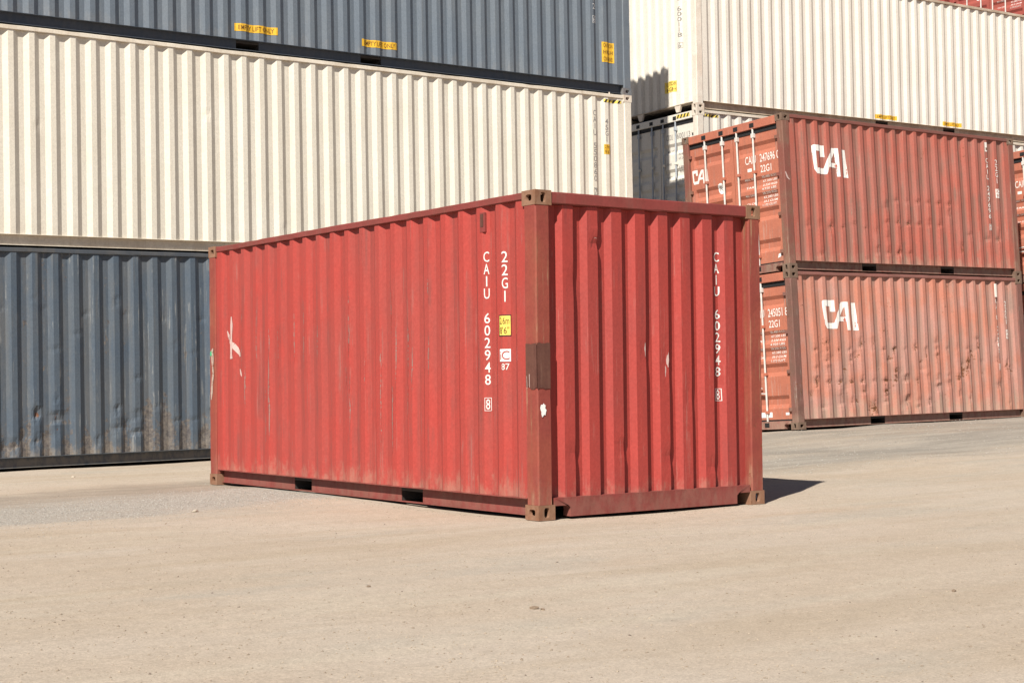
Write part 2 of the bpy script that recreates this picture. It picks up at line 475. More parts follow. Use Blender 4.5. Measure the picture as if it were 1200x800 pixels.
def casting(sx, sy, sz, mat, loc, parent):
    k = (sx, sy, sz)
    if k not in _cast:
        mb = casting_mesh().map(lambda x, y, z: (x * sx, y * sy, z * sz))
        if sx * sy * sz < 0: mb.f = [f[::-1] for f in mb.f]
        me = mb.mesh('corner_casting')
        me.materials.append(M['red_cast'])
        _cast[k] = me
    o = bpy.data.objects.new('corner_casting', _cast[k])
    col.objects.link(o)
    o.location = loc
    o.parent = parent
    o.material_slots[0].link = 'OBJECT'
    o.material_slots[0].material = mat
    return o

# ------------------------------------------------------------------ container
WID = 2.438
POST = 0.155
SIDE_OUT, SIDE_DEP = 0.020, 0.036
END_OUT, END_DEP = 0.034, 0.050
DOOR_D, DOOR_DEP = 0.055, 0.036
DOOR_BANDS = [2.185, 1.61, 1.335, 1.07, 0.54]

def lerp_profile(prof):
    def f(u):
        if u <= prof[0][0]: return prof[0][1]
        for (a, da), (b, db) in zip(prof, prof[1:]):
            if u <= b: return da + (db - da) * (u - a) / max(b - a, 1e-9)
        return prof[-1][1]
    return f

def notched_rail(x0, x1, y0, y1, z0, z1, zn, c):
    """end rail with a lashing notch cut from below beside each corner casting"""
    P = [(y0, zn), (y0 + c - 0.02, zn), (y0 + c, zn - 0.02), (y0 + c, z0), (y1 - c, z0), (y1 - c, zn - 0.02), (y1 - c + 0.02, zn), (y1, zn), (y1, z1), (y0, z1)]
    mb = MB()
    A_ = [(x0, y, z) for y, z in P]; B_ = [(x1, y, z) for y, z in P]
    n = len(P)
    for Q in (A_, B_):
        mb.poly([Q[0], Q[1], Q[2], Q[9]]); mb.poly([Q[2], Q[3], Q[4], Q[5]]); mb.poly([Q[5], Q[6], Q[7], Q[8]]); mb.poly([Q[9], Q[2], Q[5], Q[8]])
    for i in range(n):
        j = (i + 1) % n
        mb.poly([A_[i], A_[j], B_[j], B_[i]])
    return mb

class Container:
    def __init__(s, name, label, L, H, mat, door_end=0, group=None, rows=14, dents=(), end_dents=(), seed=1, tunnel=False, plain_door=False, bar='galv',
                 warp=0.004, pocket=True):
        s.L, s.H, s.door_end, s.seed = L, H, door_end, seed
        s.k = H / 2.591
        s.bands = DOOR_BANDS if H < 2.7 else [2.30, 1.80, 1.48, 1.18, 0.62]
        rnd = random.Random(seed)
        s.root = root = bpy.data.objects.new(name, None)
        root.empty_display_size = 0.5
        col.objects.link(root)
        tag(root, label, 'shipping container', group)
        m = mat
        # ---- corner castings and posts
        for i, sx in ((0, 1), (1, -1)):
            for j, sy in ((0, 1), (1, -1)):
                for k, sz in ((0, 1), (1, -1)):
                    casting(sx, sy, sz, m['cast'], (i * L, j * WID, k * H), root)
                x0 = 0.004 if i == 0 else L - 0.004 - POST
                y0 = 0.003 if j == 0 else WID - 0.003 - 0.14
                MB().sweep(2, CZ + 0.001, H - CZ - 0.001, x0, x0 + POST, y0, y0 + 0.14, 0.011, 22, 0.0022, seed + i * 2.3 + j * 1.1).build('corner_post', m['post'], root)
        # ---- long side walls
        u0, u1 = 0.004 + POST, L - 0.004 - POST
        n = int((u1 - u0 - 0.06) / 0.278)
        pad = (u1 - u0 - n * 0.278 + 0.072) / 2
        prof = [(u0, 0.0)]
        x = u0 + pad
        for i in range(n):
            prof += [(x, 0.0), (x + 0.068, SIDE_DEP), (x + 0.138, SIDE_DEP), (x + 0.206, 0.0)]
            x += 0.278
        prof.append((u1, 0.0))
        s.side_folds = [p[0] for p in prof]
        s.side_prof = lerp_profile(prof)
        zt, zb = H - 0.066, 0.168
        s.dents = list(dents)
        s.warp = warp
        us = [p[0] for p in prof]
        if dents:
            us = sorted(set(us + [(a + b) / 2 for a, b in zip(us, us[1:])]))
        vs = [zb + (zt - zb) * i / rows for i in range(rows + 1)]
        def side_fn(u, v):
            d, w = s.side_depth(u, v)
            return (u, SIDE_OUT + d, v), w
        s.side = MB().grid(us, vs, side_fn).build('side_wall', m['wall'], root, recalc=False)
        MB().grid([p[0] for p in prof], [zb, zt], lambda u, v: ((u, WID - SIDE_OUT - s.side_prof(u), v), 0), True).build('side_wall', m['wall'], root, recalc=False)
        # ---- rails
        for j in (0, 1):
            yy = (lambda y: y) if j == 0 else (lambda y: WID - y)
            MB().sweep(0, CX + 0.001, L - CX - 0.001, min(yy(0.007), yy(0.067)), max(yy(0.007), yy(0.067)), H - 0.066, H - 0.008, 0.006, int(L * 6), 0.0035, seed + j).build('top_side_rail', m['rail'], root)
            mb = MB()
            mb.box(CX + 0.001, L - CX - 0.001, yy(0.012), yy(0.090), 0.160, 0.1675, 0.002)
            cuts = [CX + 0.001]
            if pocket:
                for q in (-1, 1):
                    c0 = L / 2 + q * 1.025
                    cuts += [c0 - 0.18, c0 + 0.18]
            cuts.append(L - CX - 0.001)
            for a, b in zip(cuts[0::2], cuts[1::2]):
                mb.box(a, b, yy(0.084), yy(0.089), 0.034, 0.1595)
            mb.box(CX + 0.001, L - CX - 0.001, yy(0.060), yy(0.112), 0.026, 0.0335, 0.001)
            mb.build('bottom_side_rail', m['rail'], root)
            if pocket:
                for q in (-1, 1):
                    c0 = L / 2 + q * 1.025
                    MB().box(c0 - 0.186, c0 - 0.181, yy(0.0895), yy(1.1), 0.036, 0.149).box(c0 + 0.181, c0 + 0.186, yy(0.0895), yy(1.1), 0.036, 0.149) \
                        .box(c0 - 0.18, c0 + 0.18, yy(0.0895), yy(1.1), 0.150, 0.158).build('fork_pocket', M['floor'], root)
        MB().box(CX + .01, L - CX - .01, 0.086, WID - 0.086, 0.125, 0.148).build('floor', M['floor'], root)
        # roof: shallow transverse corrugation
        nr = int(L / 0.21)
        rp = []
        for i in range(nr):
            a = 0.1 + (L - 0.2) * i / nr; w = (L - 0.2) / nr
            rp += [(a, 0.0), (a + w * .5, 0.0), (a + w * .6, 0.02), (a + w * .9, 0.02)]
        rp.append((L - 0.1, 0.0))
        MB().grid([p[0] for p in rp], [0.067, WID - 0.067], lambda u, v: ((u, v, H - 0.034 + lerp_profile(rp)(u)), 0)).build('roof', m['wall'], root, recalc=False)
        # ---- ends
        for e in (0, 1):
            ex = (lambda x, y, z: (x, y, z)) if e == 0 else (lambda x, y, z: (L - x, y, z))
            if e == door_end: s.door(e, ex, m, bar, plain_door)
            else: s.front(e, ex, m, rows, end_dents, tunnel)
        s.cache = {}

    # depth of the long visible wall at (x, z), and how bruised it is
    def side_depth(s, u, v):
        d = s.side_prof(u)
        w = 0.0
        for (cx, cz, ax, az, dep) in s.dents:
            q = ((u - cx) / ax) ** 2 + ((v - cz) / az) ** 2
            if q < 6:
                g = math.exp(-q)
                d += dep * g
                w = max(w, g * min(1.0, abs(dep) / 0.016))
        d += s.warp * (mnoise.noise(Vector((u * 1.1 + s.seed, v * 0.8, 0.3))))
        return d, w
    def front_depth(s, u, v):
        d = s.front_prof(u); w = 0
        for (cx, cz, ax, az, dep) in s.end_dents:
            q = ((u - cx) / ax) ** 2 + ((v - cz) / az) ** 2
            if q < 6:
                g = math.exp(-q); d += dep * g; w = max(w, g * min(1.0, abs(dep) / 0.02))
        d += s.warp * mnoise.noise(Vector((u * 1.4 + s.seed * 2, v * 0.9, 4.3)))
        return d, w

    def front(s, e, ex, m, rows, dents, tunnel):
        L, H = s.L, s.H
        y0, y1 = 0.143, WID - 0.143
        prof = [(y0, END_DEP)]
        tot = 8 * 0.186 + 7 * 0.064
        y = y0 + (y1 - y0 - tot) / 2
        for i in range(8):
            prof += [(y, END_DEP), (y + 0.040, 0), (y + 0.146, 0), (y + 0.186, END_DEP)]
            y += 0.25
        prof.append((y1, END_DEP))
        s.front_folds = [p[0] for p in prof]
        s.front_prof = lerp_profile(prof)
        s.end_dents = list(dents)
        zb, zt = 0.170, H - 0.106
        us = [p[0] for p in prof]
        if dents: us = sorted(set(us + [(a * .67 + b * .33) for a, b in zip(us, us[1:])] + [(a * .33 + b * .67) for a, b in zip(us, us[1:])]))
        vs = [zb + (zt - zb) * i / rows for i in range(rows + 1)]
        def fn(u, v):
            d, w = s.front_depth(u, v)
            return ex(END_OUT + d, u, v), w
        s.front_wall = MB().grid(us, vs, fn, e == 0).build('end_wall', m.get('end', m['wall']), s.root, recalc=False)
        MB().sweep(1, CY + 0.001, WID - CY - 0.001, 0.008, 0.09, H - 0.105, H - 0.010, 0.008, 16, 0.003, s.seed + 3).map(ex).build('top_end_rail', m.get('end_rail', m['rail']), s.root)
        if tunnel:
            MB().box(0.012, 1.2, CY + 0.001, WID - CY - 0.001, 0.150, 0.169, 0.004).map(ex).build('bottom_end_rail', m['rail'], s.root)
            MB().box(1.20, 1.22, CY + 0.001, WID - CY - 0.001, 0.03, 0.149).map(ex).build('tunnel_back', M['floor'], s.root)
            for y in (0.62, WID - 0.62):
                mb = MB()
                P = [(0.02, y - 0.10, 0.149), (0.02, y + 0.10, 0.149), (0.02, y + 0.045, 0.022), (0.02, y - 0.045, 0.022)]
                Q = [(0.06, p[1], p[2]) for p in P]
                mb.poly(P); mb.poly(Q[::-1])
                for i in range(4): mb.poly([P[i], Q[i], Q[(i + 1) % 4], P[(i + 1) % 4]])
                mb.map(ex).build('tunnel_strut', m['post'], s.root)
        else:
            c = 0.155
            mb = notched_rail(0.006, 0.10, CY + 0.001, WID - CY - 0.001, 0.018, 0.170, 0.108, c)
            mb.map(ex).build('bottom_end_rail', m.get('end_rail', m['rail']), s.root)
            MB().box(0.62, 0.63, CY + 0.002, WID - CY - 0.002, 0.02, 0.12).map(ex).build('cross_member', M['floor'], s.root)

    # ---- door end
    def door_depth(s, y, z):
        k = s.k
        yy = y if y < WID / 2 else WID - y          # 0.146 .. 1.216 on each leaf
        a = 0.146 + 0.075; b = 1.214 - 0.075
        def st(t): return max(0.0, min(1.0, t))
        edge = min(st((yy - a) / 0.03), st((b - yy) / 0.03))
        f = 0.0
        for c in s.bands:
            t = z - c
            if -0.185 < t < 0.03:
                if t > -0.035: f = max(f, st((0.03 - t) / 0.06))
                elif t > -0.115: f = 1.0
                else: f = max(f, st((t + 0.185) / 0.07))
        return DOOR_DEP * edge * f
    def door(s, e, ex, m, bar, plain):
        L, H, k = s.L, s.H, s.k
        root = s.root
        MB().box(0.006, 0.12, CY + 0.001, WID - CY - 0.001, H - 0.150, H - 0.010, 0.006).map(ex).build('door_header', m.get('door', m['rail']), root)
        c = 0.155
        mb = notched_rail(0.006, 0.12, CY + 0.001, WID - CY - 0.001, 0.018, 0.150, 0.098, c)
        mb.map(ex).build('door_sill', m['rail'], root)
        MB().box(0.62, 0.63, CY + 0.002, WID - CY - 0.002, 0.02, 0.09).map(ex).build('cross_member', M['floor'], root)
        # black gasket frame behind the leaves
        mb = MB()
        mb.box(0.085, 0.10, 0.143, WID - 0.143, H - 0.215, H - 0.151)
        mb.box(0.085, 0.10, 0.143, WID - 0.143, 0.151, 0.20)
        mb.box(0.085, 0.10, 0.143, 0.20, 0.2005, H - 0.2155)
        mb.box(0.085, 0.10, WID - 0.20, WID - 0.143, 0.2005, H - 0.2155)
        mb.box(0.085, 0.10, WID / 2 - 0.05, WID / 2 + 0.05, 0.2005, H - 0.2155)
        mb.map(ex).build('door_gasket', M['gasket'], root)
        zs = [0.176, H - 0.225]
        for cc in s.bands:
            zs += [cc + o for o in (0.03, -0.03, -0.035, -0.115, -0.185)]
        zs = sorted(z for z in zs if 0.176 <= z <= H - 0.225)
        s.leaves = []
        rods = {0: (0.707, 1.095), 1: (1.453, 1.886)}
        for leaf in (0, 1):
            ya, yb = (0.146, 1.212) if leaf == 0 else (WID - 1.212, WID - 0.146)
            ys = sorted([ya, yb] + [ya + 0.075, ya + 0.105, yb - 0.075, yb - 0.105])
            mb = MB().grid(ys, zs, lambda y, z: (ex(DOOR_D + s.door_depth(y, z), y, z), 0), e == 0)
            # leaf edges
            for (p, q) in (((ya, zs[0]), (yb, zs[0])), ((ya, zs[-1]), (yb, zs[-1])), ((ya, zs[0]), (ya, zs[-1])), ((yb, zs[0]), (yb, zs[-1]))):
                mb.poly([ex(DOOR_D, *p), ex(DOOR_D, *q), ex(0.0845, *q), ex(0.0845, *p)])
            d = mb.build('door', m.get('door', m['wall']), root)
            s.leaves.append(d)
            # rubber lip round the leaf
            MB().box(DOOR_D - 0.012, DOOR_D + 0.02, ya - 0.002, yb + 0.002, zs[-1] + 0.001, H - 0.151).map(ex).build('door_lip', M['gasket'], d)
            MB().box(DOOR_D + 0.002, DOOR_D + 0.02, ya - 0.002, yb + 0.002, zs[0] - 0.022, zs[0] - 0.001).map(ex).build('door_lip', M['gasket'], d)
            # hinges on the post side
            hy = 0.155 if leaf == 0 else WID - 0.155
            for hz in (0.33, 0.95, 1.60, 2.22):
                MB().box(0.012, 0.052, hy - 0.035, hy + 0.055, hz * k - 0.03, hz * k + 0.03, 0.004).map(ex).build('hinge', m['post'], d)
            for ri, y in enumerate(rods[leaf]):
                r = MB().tube((0.022, y, 0.075), (0.022, y, H - 0.065), 0.0165, 10).map(ex).build('locking_bar', M[bar], d)
                for zc in (0.09, H - 0.085):     # cam keepers on sill and header
                    MB().box(-0.002, 0.005, y - 0.05, y + 0.05, zc - 0.035, zc + 0.035, 0.001).map(ex).build('cam_keeper', M['gasket'], d)
                for zc in (0.30 * k, 0.93 * k, 1.72 * k, 2.33 * k):
                    h = 0.05 if zc < 2.2 * k else 0.075
                    MB().box(0.000, 0.0535, y - 0.032, y + 0.032, zc - h / 2, zc + h / 2, 0.004).map(ex).build('bar_bracket', M[bar] if zc > 2.2 * k else m.get('door', m['wall']), d)
                if not plain:
                    z0 = (0.98 if ri == 0 else 1.10) * k * 0.62
                    MB().tube((0.012, y, z0), (0.012, y + (0.34 if leaf == 0 and ri == 1 or leaf == 1 and ri == 0 else -0.34) * (1 if leaf == 1 else -1) * 0.9, z0 + 0.02), 0.011, 8) \
                        .map(ex).build('door_handle', M[bar], d)

    # ---- paint, lettering and stickers that follow the surface
    def mark(s, face, name, geo, mat, off=0.003, parent=None):
        L = s.L
        V, F = geo
        bm = bmesh.new()
        vs = [bm.verts.new((a, b, 0)) for a, b in V]
        for f in F:
            try: bm.faces.new([vs[i] for i in f])
            except ValueError: pass
        amin = min(v[0] for v in V); amax = max(v[0] for v in V); bmin = min(v[1] for v in V); bmax = max(v[1] for v in V)
        cuts = []
        if face == 'side': cuts = [(0, c) for c in s.side_folds]
        elif face == 'front': cuts = [(0, c) for c in s.front_folds]
        elif face == 'door':
            for c in s.bands: cuts += [(1, c + o) for o in (0.03, -0.03, -0.115, -0.185)]
            for yy in (0.221, 0.251, 1.109, 1.139): cuts += [(0, yy), (0, WID - yy)]
        if face in ('side', 'front'):
            nb = int((bmax - bmin) / 0.12)
            cuts += [(1, bmin + (bmax - bmin) * (i + 1) / (nb + 1)) for i in range(nb)]
        for ax, c in cuts:
            if (ax == 0 and amin < c < amax) or (ax == 1 and bmin < c < bmax):
                bmesh.ops.bisect_plane(bm, geom=bm.verts[:] + bm.edges[:] + bm.faces[:], dist=1e-6,
                                       plane_co=(c, 0, 0) if ax == 0 else (0, c, 0), plane_no=(1, 0, 0) if ax == 0 else (0, 1, 0))
        e_front = 1 - s.door_end
        for v in bm.verts:
            a, b = v.co.x, v.co.y
            if face == 'side': v.co = (a, SIDE_OUT + s.side_depth(a, b)[0] - off, b)
            elif face == 'side_post': v.co = (a, 0.003 - off, b)
            elif face in ('front', 'end_post', 'end_rail'):
                d = (END_OUT + s.front_depth(a, b)[0] if face == 'front' else 0.004 if face == 'end_post' else 0.008) - off
                v.co = (d if e_front == 0 else L - d, a, b)
            elif face in ('door', 'door_frame'):
                d = (DOOR_D + s.door_depth(a, b) if face == 'door' else 0.006) - off
                v.co = (d if s.door_end == 0 else L - d, a, b)
        bmesh.ops.recalc_face_normals(bm, faces=bm.faces)
        me = bpy.data.meshes.new(name)
        bm.to_mesh(me); bm.free()
        me.materials.append(mat)
        o = bpy.data.objects.new(name, me)
        col.objects.link(o)
        o.parent = parent or s.root
        return o
    def flipped(s, face):
        """True where reading runs towards smaller a"""
        return (face in ('front', 'end_post') and s.door_end == 1) or (face in ('door', 'door_frame') and s.door_end == 0)
    def text(s, face, text, a0, a1, b0, b1, mat, off=0.003, parent=None, name='lettering'):
        """a0 = where reading starts, a1 = where it ends"""
        return s.mark(face, name, text_in(text, a0, a1, b0, b1), mat, off, parent)
    def column(s, face, text, a, ztop, zbot, w, mat, boxed=True, off=0.003, parent=None):
        """vertical serial number, one glyph under another; the last one boxed"""
        n = len(text)
        step = (ztop - zbot) / n
        sg = -1 if s.flipped(face) else 1
        out = []
        for i, ch in enumerate(text):
            if ch == ' ': continue
            z1 = ztop - i * step - step * 0.10; z0 = z1 - step * 0.84
            hw = w / 2 * (0.22 if ch in '1I' else 1.0)
            if boxed and i == n - 1:
                hw = w * 0.36
                t = w * 0.09
                A0, A1, B0, B1 = a - w * .62, a + w * .62, z0 - step * .12, z1 + step * .12
                out += [rect(A0, A1, B1 - t, B1), rect(A0, A1, B0, B0 + t), rect(A0, A0 + t, B0 + t, B1 - t), rect(A1 - t, A1, B0 + t, B1 - t)]
            out.append(text_in(ch, a - sg * hw, a + sg * hw, z0, z1))
        return s.mark(face, 'serial_number', merge(out), mat, off, parent)
    def sticker(s, face, a0, a1, b0, b1, mat, lines=(), ink=None, margin=0.12, off=0.003, label=None, name='sticker'):
        o = s.mark(face, name, rect(min(a0, a1), max(a0, a1), b0, b1), mat, off)
        if label: o['label'] = label
        if lines:
            n = len(lines); h = (b1 - b0) / n
            out = []
            for i, t in enumerate(lines):
                z1 = b1 - i * h - h * margin; z0 = b1 - (i + 1) * h + h * margin
                d = (a1 - a0) * 0.08
                out.append(text_in(t, a0 + d, a1 - d, z0, z1))
            s.mark(face, 'lettering', merge(out), ink or M['print_black'], off + 0.0025, o)
        return o
    def hazard(s, face, a0, a1, b0, b1):
        o = s.mark(face, 'hazard_stripes', rect(min(a0, a1), max(a0, a1), b0, b1), M['lemon'], 0.003)
        n = 4; w = (a1 - a0) / n; h = b1 - b0; out = []
        for i in range(n):
            x = a0 + i * w + w * 0.06
            out.append([(x, b0), (x + w * .42, b0), (x + w * .42 + w * .42, b1), (x + w * .42, b1)])
        s.mark(face, 'stripe', polys(out), M['print_black'], 0.0055, o)
        return o
    def place(s, mtx):
        s.root.matrix_world = mtx
        return s

LOGO = [[(165, 160), (185, 140), (362, 140), (362, 240), (165, 240)], [(296, 240), (362, 240), (366, 330), (300, 330)],
        [(165, 240), (212, 240), (226, 515), (185, 540)], [(185, 540), (226, 515), (350, 515), (415, 500), (385, 610), (215, 610)],
        [(350, 515), (395, 350), (490, 165), (530, 165), (535, 240), (415, 500)],
        [(530, 165), (580, 165), (602, 635), (558, 635), (535, 240)], [(455.6, 412), (545, 412), (549.4, 487), (421, 487)],
        [(648, 178), (715, 178), (745, 638), (675, 638)]]
def logo(a0, a1, b0, b1, jitter=None):
    return polys([[(a0 + (x - 165) / 580 * (a1 - a0), b1 - (y - 140) / 500 * (b1 - b0)) for x, y in p] for p in LOGO])

def frame(q, off=(0, 0, 0)):
    """pose of a stack: x, y, z, yaw, tilt about x, tilt about y"""
    return Matrix.Translation(q[:3]) @ rz(q[3]) @ rx(q[4]) @ ry(q[5]) @ Matrix.Translation(off)

CAI_Q = (11.202089, 8.248210, 2.823487, 0.0039795, -0.0442354, -0.0079832)
LC_Q = (9.798869, 10.481382, 2.984667, 0.0080668, -0.0009239, -0.0079230)
R2_Q = (13.135742, 12.538727, 6.272655, -0.0474983, -0.0048867, -0.0014408)
HC, STD, L40, L20 = 2.896, 2.591, 12.192, 6.058

# ------------------------------------------------------------------ ground
CTRL = []
def ctrl(p, rep=1.0): CTRL.append((p[0], p[1], p[2], rep))
for x, y, z in ((0.09, 0.08, -0.004), (2.35, 0.08, -0.004), (0.09, 5.97, -0.004), (2.35, 5.97, -0.004)): ctrl((x, y, z))
for x, y, z in ((-0.12, 3.0, 0.010), (-0.12, 1.5, -0.008), (1.2, -0.08, -0.012), (1.2, 3.0, -0.02), (-0.12, 3.8, 0.014), (-0.3, 2.2, 0.002), (4.9, 1.6, 0.01), (3.5, 0.6, 0.0), (3.0, 3.5, 0.0), (-0.12, 4.8, 0.012)): ctrl((x, y, z))
for x, y, z in ((-4, -6, 0), (0, -5, 0), (-8, -2, -0.01), (-6, 3, -0.01), (4, -4, 0), (8, -3, 0), (-3, 5, 0), (12, 0, 0.03), (-9, -9, 0), (9, 4, 0.07), (18, 3, 0.10), (25, 2, 0.1),
                (-12, 10, -0.05), (-3, 8, -0.01), (3, 8.5, 0.02), (8, 8, 0.07), (30, 30, 0.45), (-20, 30, 0), (40, 10, 0.3), (20, -20, 0), (-30, -30, 0), (60, 60, 0.5), (30, 7, 0.24)): ctrl((x, y, z))
mL = frame(LC_Q, (-L40, 0, -HC))
for u in (0.0, 3.0, 6.1, 9.2, 12.1):
    for v in (-0.15, 1.2, 2.5):
        p = mL @ Vector((u, v, 0)); ctrl((p.x, p.y, p.z - 0.010 + (0.030 if v < 0 and u > 3.5 else 0)))
mC = frame(CAI_Q, (0, 0, -STD))
for u in (0.0, 2.0, 4.0, 6.0, 7.3, 9.2, 11.2, 13.2):
    for v in (-0.15, 1.2, 2.5):
        p = mC @ Vector((u, v, 0)); ctrl((p.x, p.y, p.z - 0.012 + (0.026 if v < 0 and u > 1 else 0)))
mR = frame(R2_Q, (0, 0, -2 * HC))
for u in (0.0, 3.0, 6.0, 9.0, 12.1):
    for v in (0.0, 1.2, 2.5):
        p = mR @ Vector((u, v, 0)); ctrl((p.x, p.y, p.z - 0.006))
for u in (25.7, 28.7, 31.8):
    for v in (14.1, 16.5, 19.2): ctrl((u, v, 0.30))

def base_height(x, y):
    sw = sz = 0.0
    for px, py, pz, rep in CTRL:
        d2 = (x - px) ** 2 + (y - py) ** 2 + 0.01
        w = 1.0 / (d2 * math.sqrt(d2))
        sw += w; sz += w * pz
    return sz / sw
def height(x, y):
    h = base_height(x, y)
    near = 1.0
    if -0.5 < x < 2.95 and -0.5 < y < 6.6: near = 0.35
    h += near * (0.010 * mnoise.noise(Vector((x * 0.55, y * 0.55, 1.7))) + 0.005 * mnoise.noise(Vector((x * 1.9, y * 2.3, 5.0))) + 0.0022 * mnoise.noise(Vector((x * 6, y * 6.5, 9.0))))
    # shallow wheel ruts running along the stacks
    h -= near * 0.007 * max(0.0, math.sin((y - 0.05 * x) * 2.6 + 1.5 * mnoise.noise(Vector((x * 0.15, y * 0.4, 2.0))))) ** 3
    return h

def lines(lo, hi, step, outer):
    a = []
    v = lo
    while v <= hi + 1e-6: a.append(v); v += step
    s = step
    up, dn = [a[-1]], [a[0]]
    while up[-1] < outer: s *= 1.16; up.append(up[-1] + s)
    s = step
    while dn[-1] > -outer: s *= 1.16; dn.append(dn[-1] - s)
    return dn[:0:-1] + a + up[1:]
GX = lines(-8.0, 7.0, 0.125, 1500)
GY = lines(-7.5, 9.0, 0.125, 1500)
t = NT('dusty_yard_soil')
v = t.mapping()
big = t.ramp(t.noise(v, 0.35, 5, 0.6), 0.35, 0.66)
c = t.mix(big, (0.470, 0.386, 0.300), (0.500, 0.425, 0.345))
vt = t.mapping((0.22, 1.5, 1), (2.0, 0.0, 0))
c = t.mix(t.math('MULTIPLY', t.ramp(t.noise(vt, 1.0, 6, 0.62), 0.46, 0.70), 0.5), c, (0.425, 0.342, 0.255))
c = t.mix(t.math('MULTIPLY', t.ramp(t.noise(t.mapping((0.3, 0.8, 1), (7, 4, 0)), 1.1, 5, 0.6), 0.52, 0.70), 0.5), c, (0.400, 0.365, 0.305))
# worn wheel tracks sweeping across the foreground
mp = t.n.new('ShaderNodeMapping'); mp.inputs['Rotation'].default_value = (0, 0, rad(33)); mp.inputs['Scale'].default_value = (0.16, 0.95, 1)
t.link(t.tc.outputs['Object'], mp.inputs[0])
c = t.mix(t.math('MULTIPLY', t.ramp(t.noise(mp.outputs[0], 1.0, 6, 0.60, 0.6), 0.47, 0.64), 0.55), c, (0.425, 0.342, 0.252))
c = t.mix(t.math('MULTIPLY', t.ramp(t.noise(mp.outputs[0], 2.3, 4, 0.55, 0.4), 0.54, 0.66), 0.5), c, (0.50, 0.43, 0.34))
# grey crushed-stone lane along the stacks
X, Y, Z = t.sep()[0:3]
lane_y = t.math('SUBTRACT', Y, t.math('MULTIPLY', X, 0.22))
wob = t.math('MULTIPLY', t.math('SUBTRACT', t.noise(t.mapping((0.5, 0.9, 1)), 1.0, 5, 0.65), 0.5), 2.2)
ly = t.math('ADD', lane_y, wob)
strip = t.math('MULTIPLY', t.ramp(ly, 2.9, 3.5), t.ramp(ly, 4.6, 5.6, 1.0, 0.0))
strip = t.math('MULTIPLY', strip, t.ramp(X, 0.0, 2.2, 1.0, 0.0))
right = t.math('MULTIPLY', t.ramp(t.math('ADD', t.math('SUBTRACT', Y, t.math('MULTIPLY', X, 0.05)), wob), 1.9, 3.6), t.ramp(X, 3.0, 6.0))
rlen = t.math('MULTIPLY', right, t.ramp(t.noise(t.mapping((0.25, 0.9, 1), (1, 9, 0)), 1.0, 5, 0.6), 0.30, 0.55, 0.5, 1.0))
back = t.math('MULTIPLY', t.math('MULTIPLY', t.ramp(ly, 4.6, 5.3), t.ramp(ly, 6.0, 7.0, 1.0, 0.0)), t.ramp(X, 1.0, 2.4, 1.0, 0.0))
spk = t.noise(v, 34.0, 3, 0.75)
grey = t.mix(t.ramp(spk, 0.3, 0.7), (0.27, 0.252, 0.222), (0.44, 0.415, 0.37))
c = t.mix(t.math('MULTIPLY', back, 0.85), c, t.mix(t.ramp(t.noise(vt, 3.0, 5, 0.7), 0.35, 0.65), (0.275, 0.232, 0.185), (0.36, 0.305, 0.245)))
c = t.mix(t.math('MULTIPLY', strip, 0.75), c, grey)
c = t.mix(t.math('MULTIPLY', rlen, 0.8), c, t.mix(t.ramp(t.noise(vt, 2.2, 5), 0.35, 0.65), (0.245, 0.226, 0.195), (0.335, 0.308, 0.265)))
# reddish iron-stained patches in the foreground
c = t.mix(t.math('MULTIPLY', t.ramp(t.noise(t.mapping((0.28, 0.7, 1), (3, 8, 0)), 1.0, 4), 0.56, 0.74), 0.3), c, (0.43, 0.305, 0.21))
grit = t.noise(v, 120.0, 4, 0.8)
c = t.mulc(c, t.ramp(grit, 0.25, 0.75, 0.80, 1.13))
c = t.mulc(c, t.ramp(t.noise(v, 9.0, 6, 0.7), 0.25, 0.75, 0.92, 1.06))
c = t.mulc(c, t.ramp(t.noise(v, 62.0, 3, 0.7), 0.3, 0.7, 0.86, 1.08))
dk = t.ramp(t.noise(v, 48.0, 2, 0.5), 0.715, 0.76)
c = t.mix(t.math('MULTIPLY', dk, 0.25), c, (0.17, 0.13, 0.095))
bm_ = t.bump(t.noise(v, 110.0, 3, 0.8), 0.45, 0.006)
bm_ = t.bump(t.noise(v, 22.0, 5, 0.78), 0.35, 0.014, bm_)
bm_ = t.bump(t.noise(t.mapping((1.2, 4, 1)), 2.5, 5, 0.7), 0.22, 0.02, bm_)
soil = t.done(c, 0.95, bm_, spec=0.12)
mb = MB().grid(GX, GY, lambda x, y: ((x, y, height(x, y) if abs(x) < 70 and abs(y) < 70 else 0.1), 0))
g = mb.build('ground', soil, None, recalc=False)
for p in g.data.polygons: p.use_smooth = True
tag(g, 'dusty pale tan yard ground with a grey gravel lane', None, None, 'structure')

# ------------------------------------------------------------------ the red container in front
rnd = random.Random(5)
red_dents = [(1.35 + 0.278 * i, 1.15 + rnd.uniform(-.5, .5), 0.06, 0.10, rnd.uniform(0.002, 0.007)) for i in range(14)]
red_dents += [(3.9, 1.5, 0.5, 0.5, 0.006), (2.2, 0.9, 0.6, 0.4, 0.005)]
end_dents = [(0.64, 2.20, 0.05, 0.045, 0.020), (0.66, 2.29, 0.05, 0.03, -0.006), (1.14, 1.33, 0.04, 0.12, 0.010), (1.36, 1.22, 0.045, 0.14, 0.010), (0.40, 1.9, 0.05, 0.10, 0.008),
             (1.62, 0.95, 0.05, 0.10, 0.008), (0.9, 0.55, 0.06, 0.05, 0.012), (1.40, 0.45, 0.06, 0.06, 0.012), (1.88, 0.36, 0.06, 0.05, 0.012), (0.40, 0.52, 0.06, 0.06, 0.010), (2.0, 1.05, .05, .08, .01)]
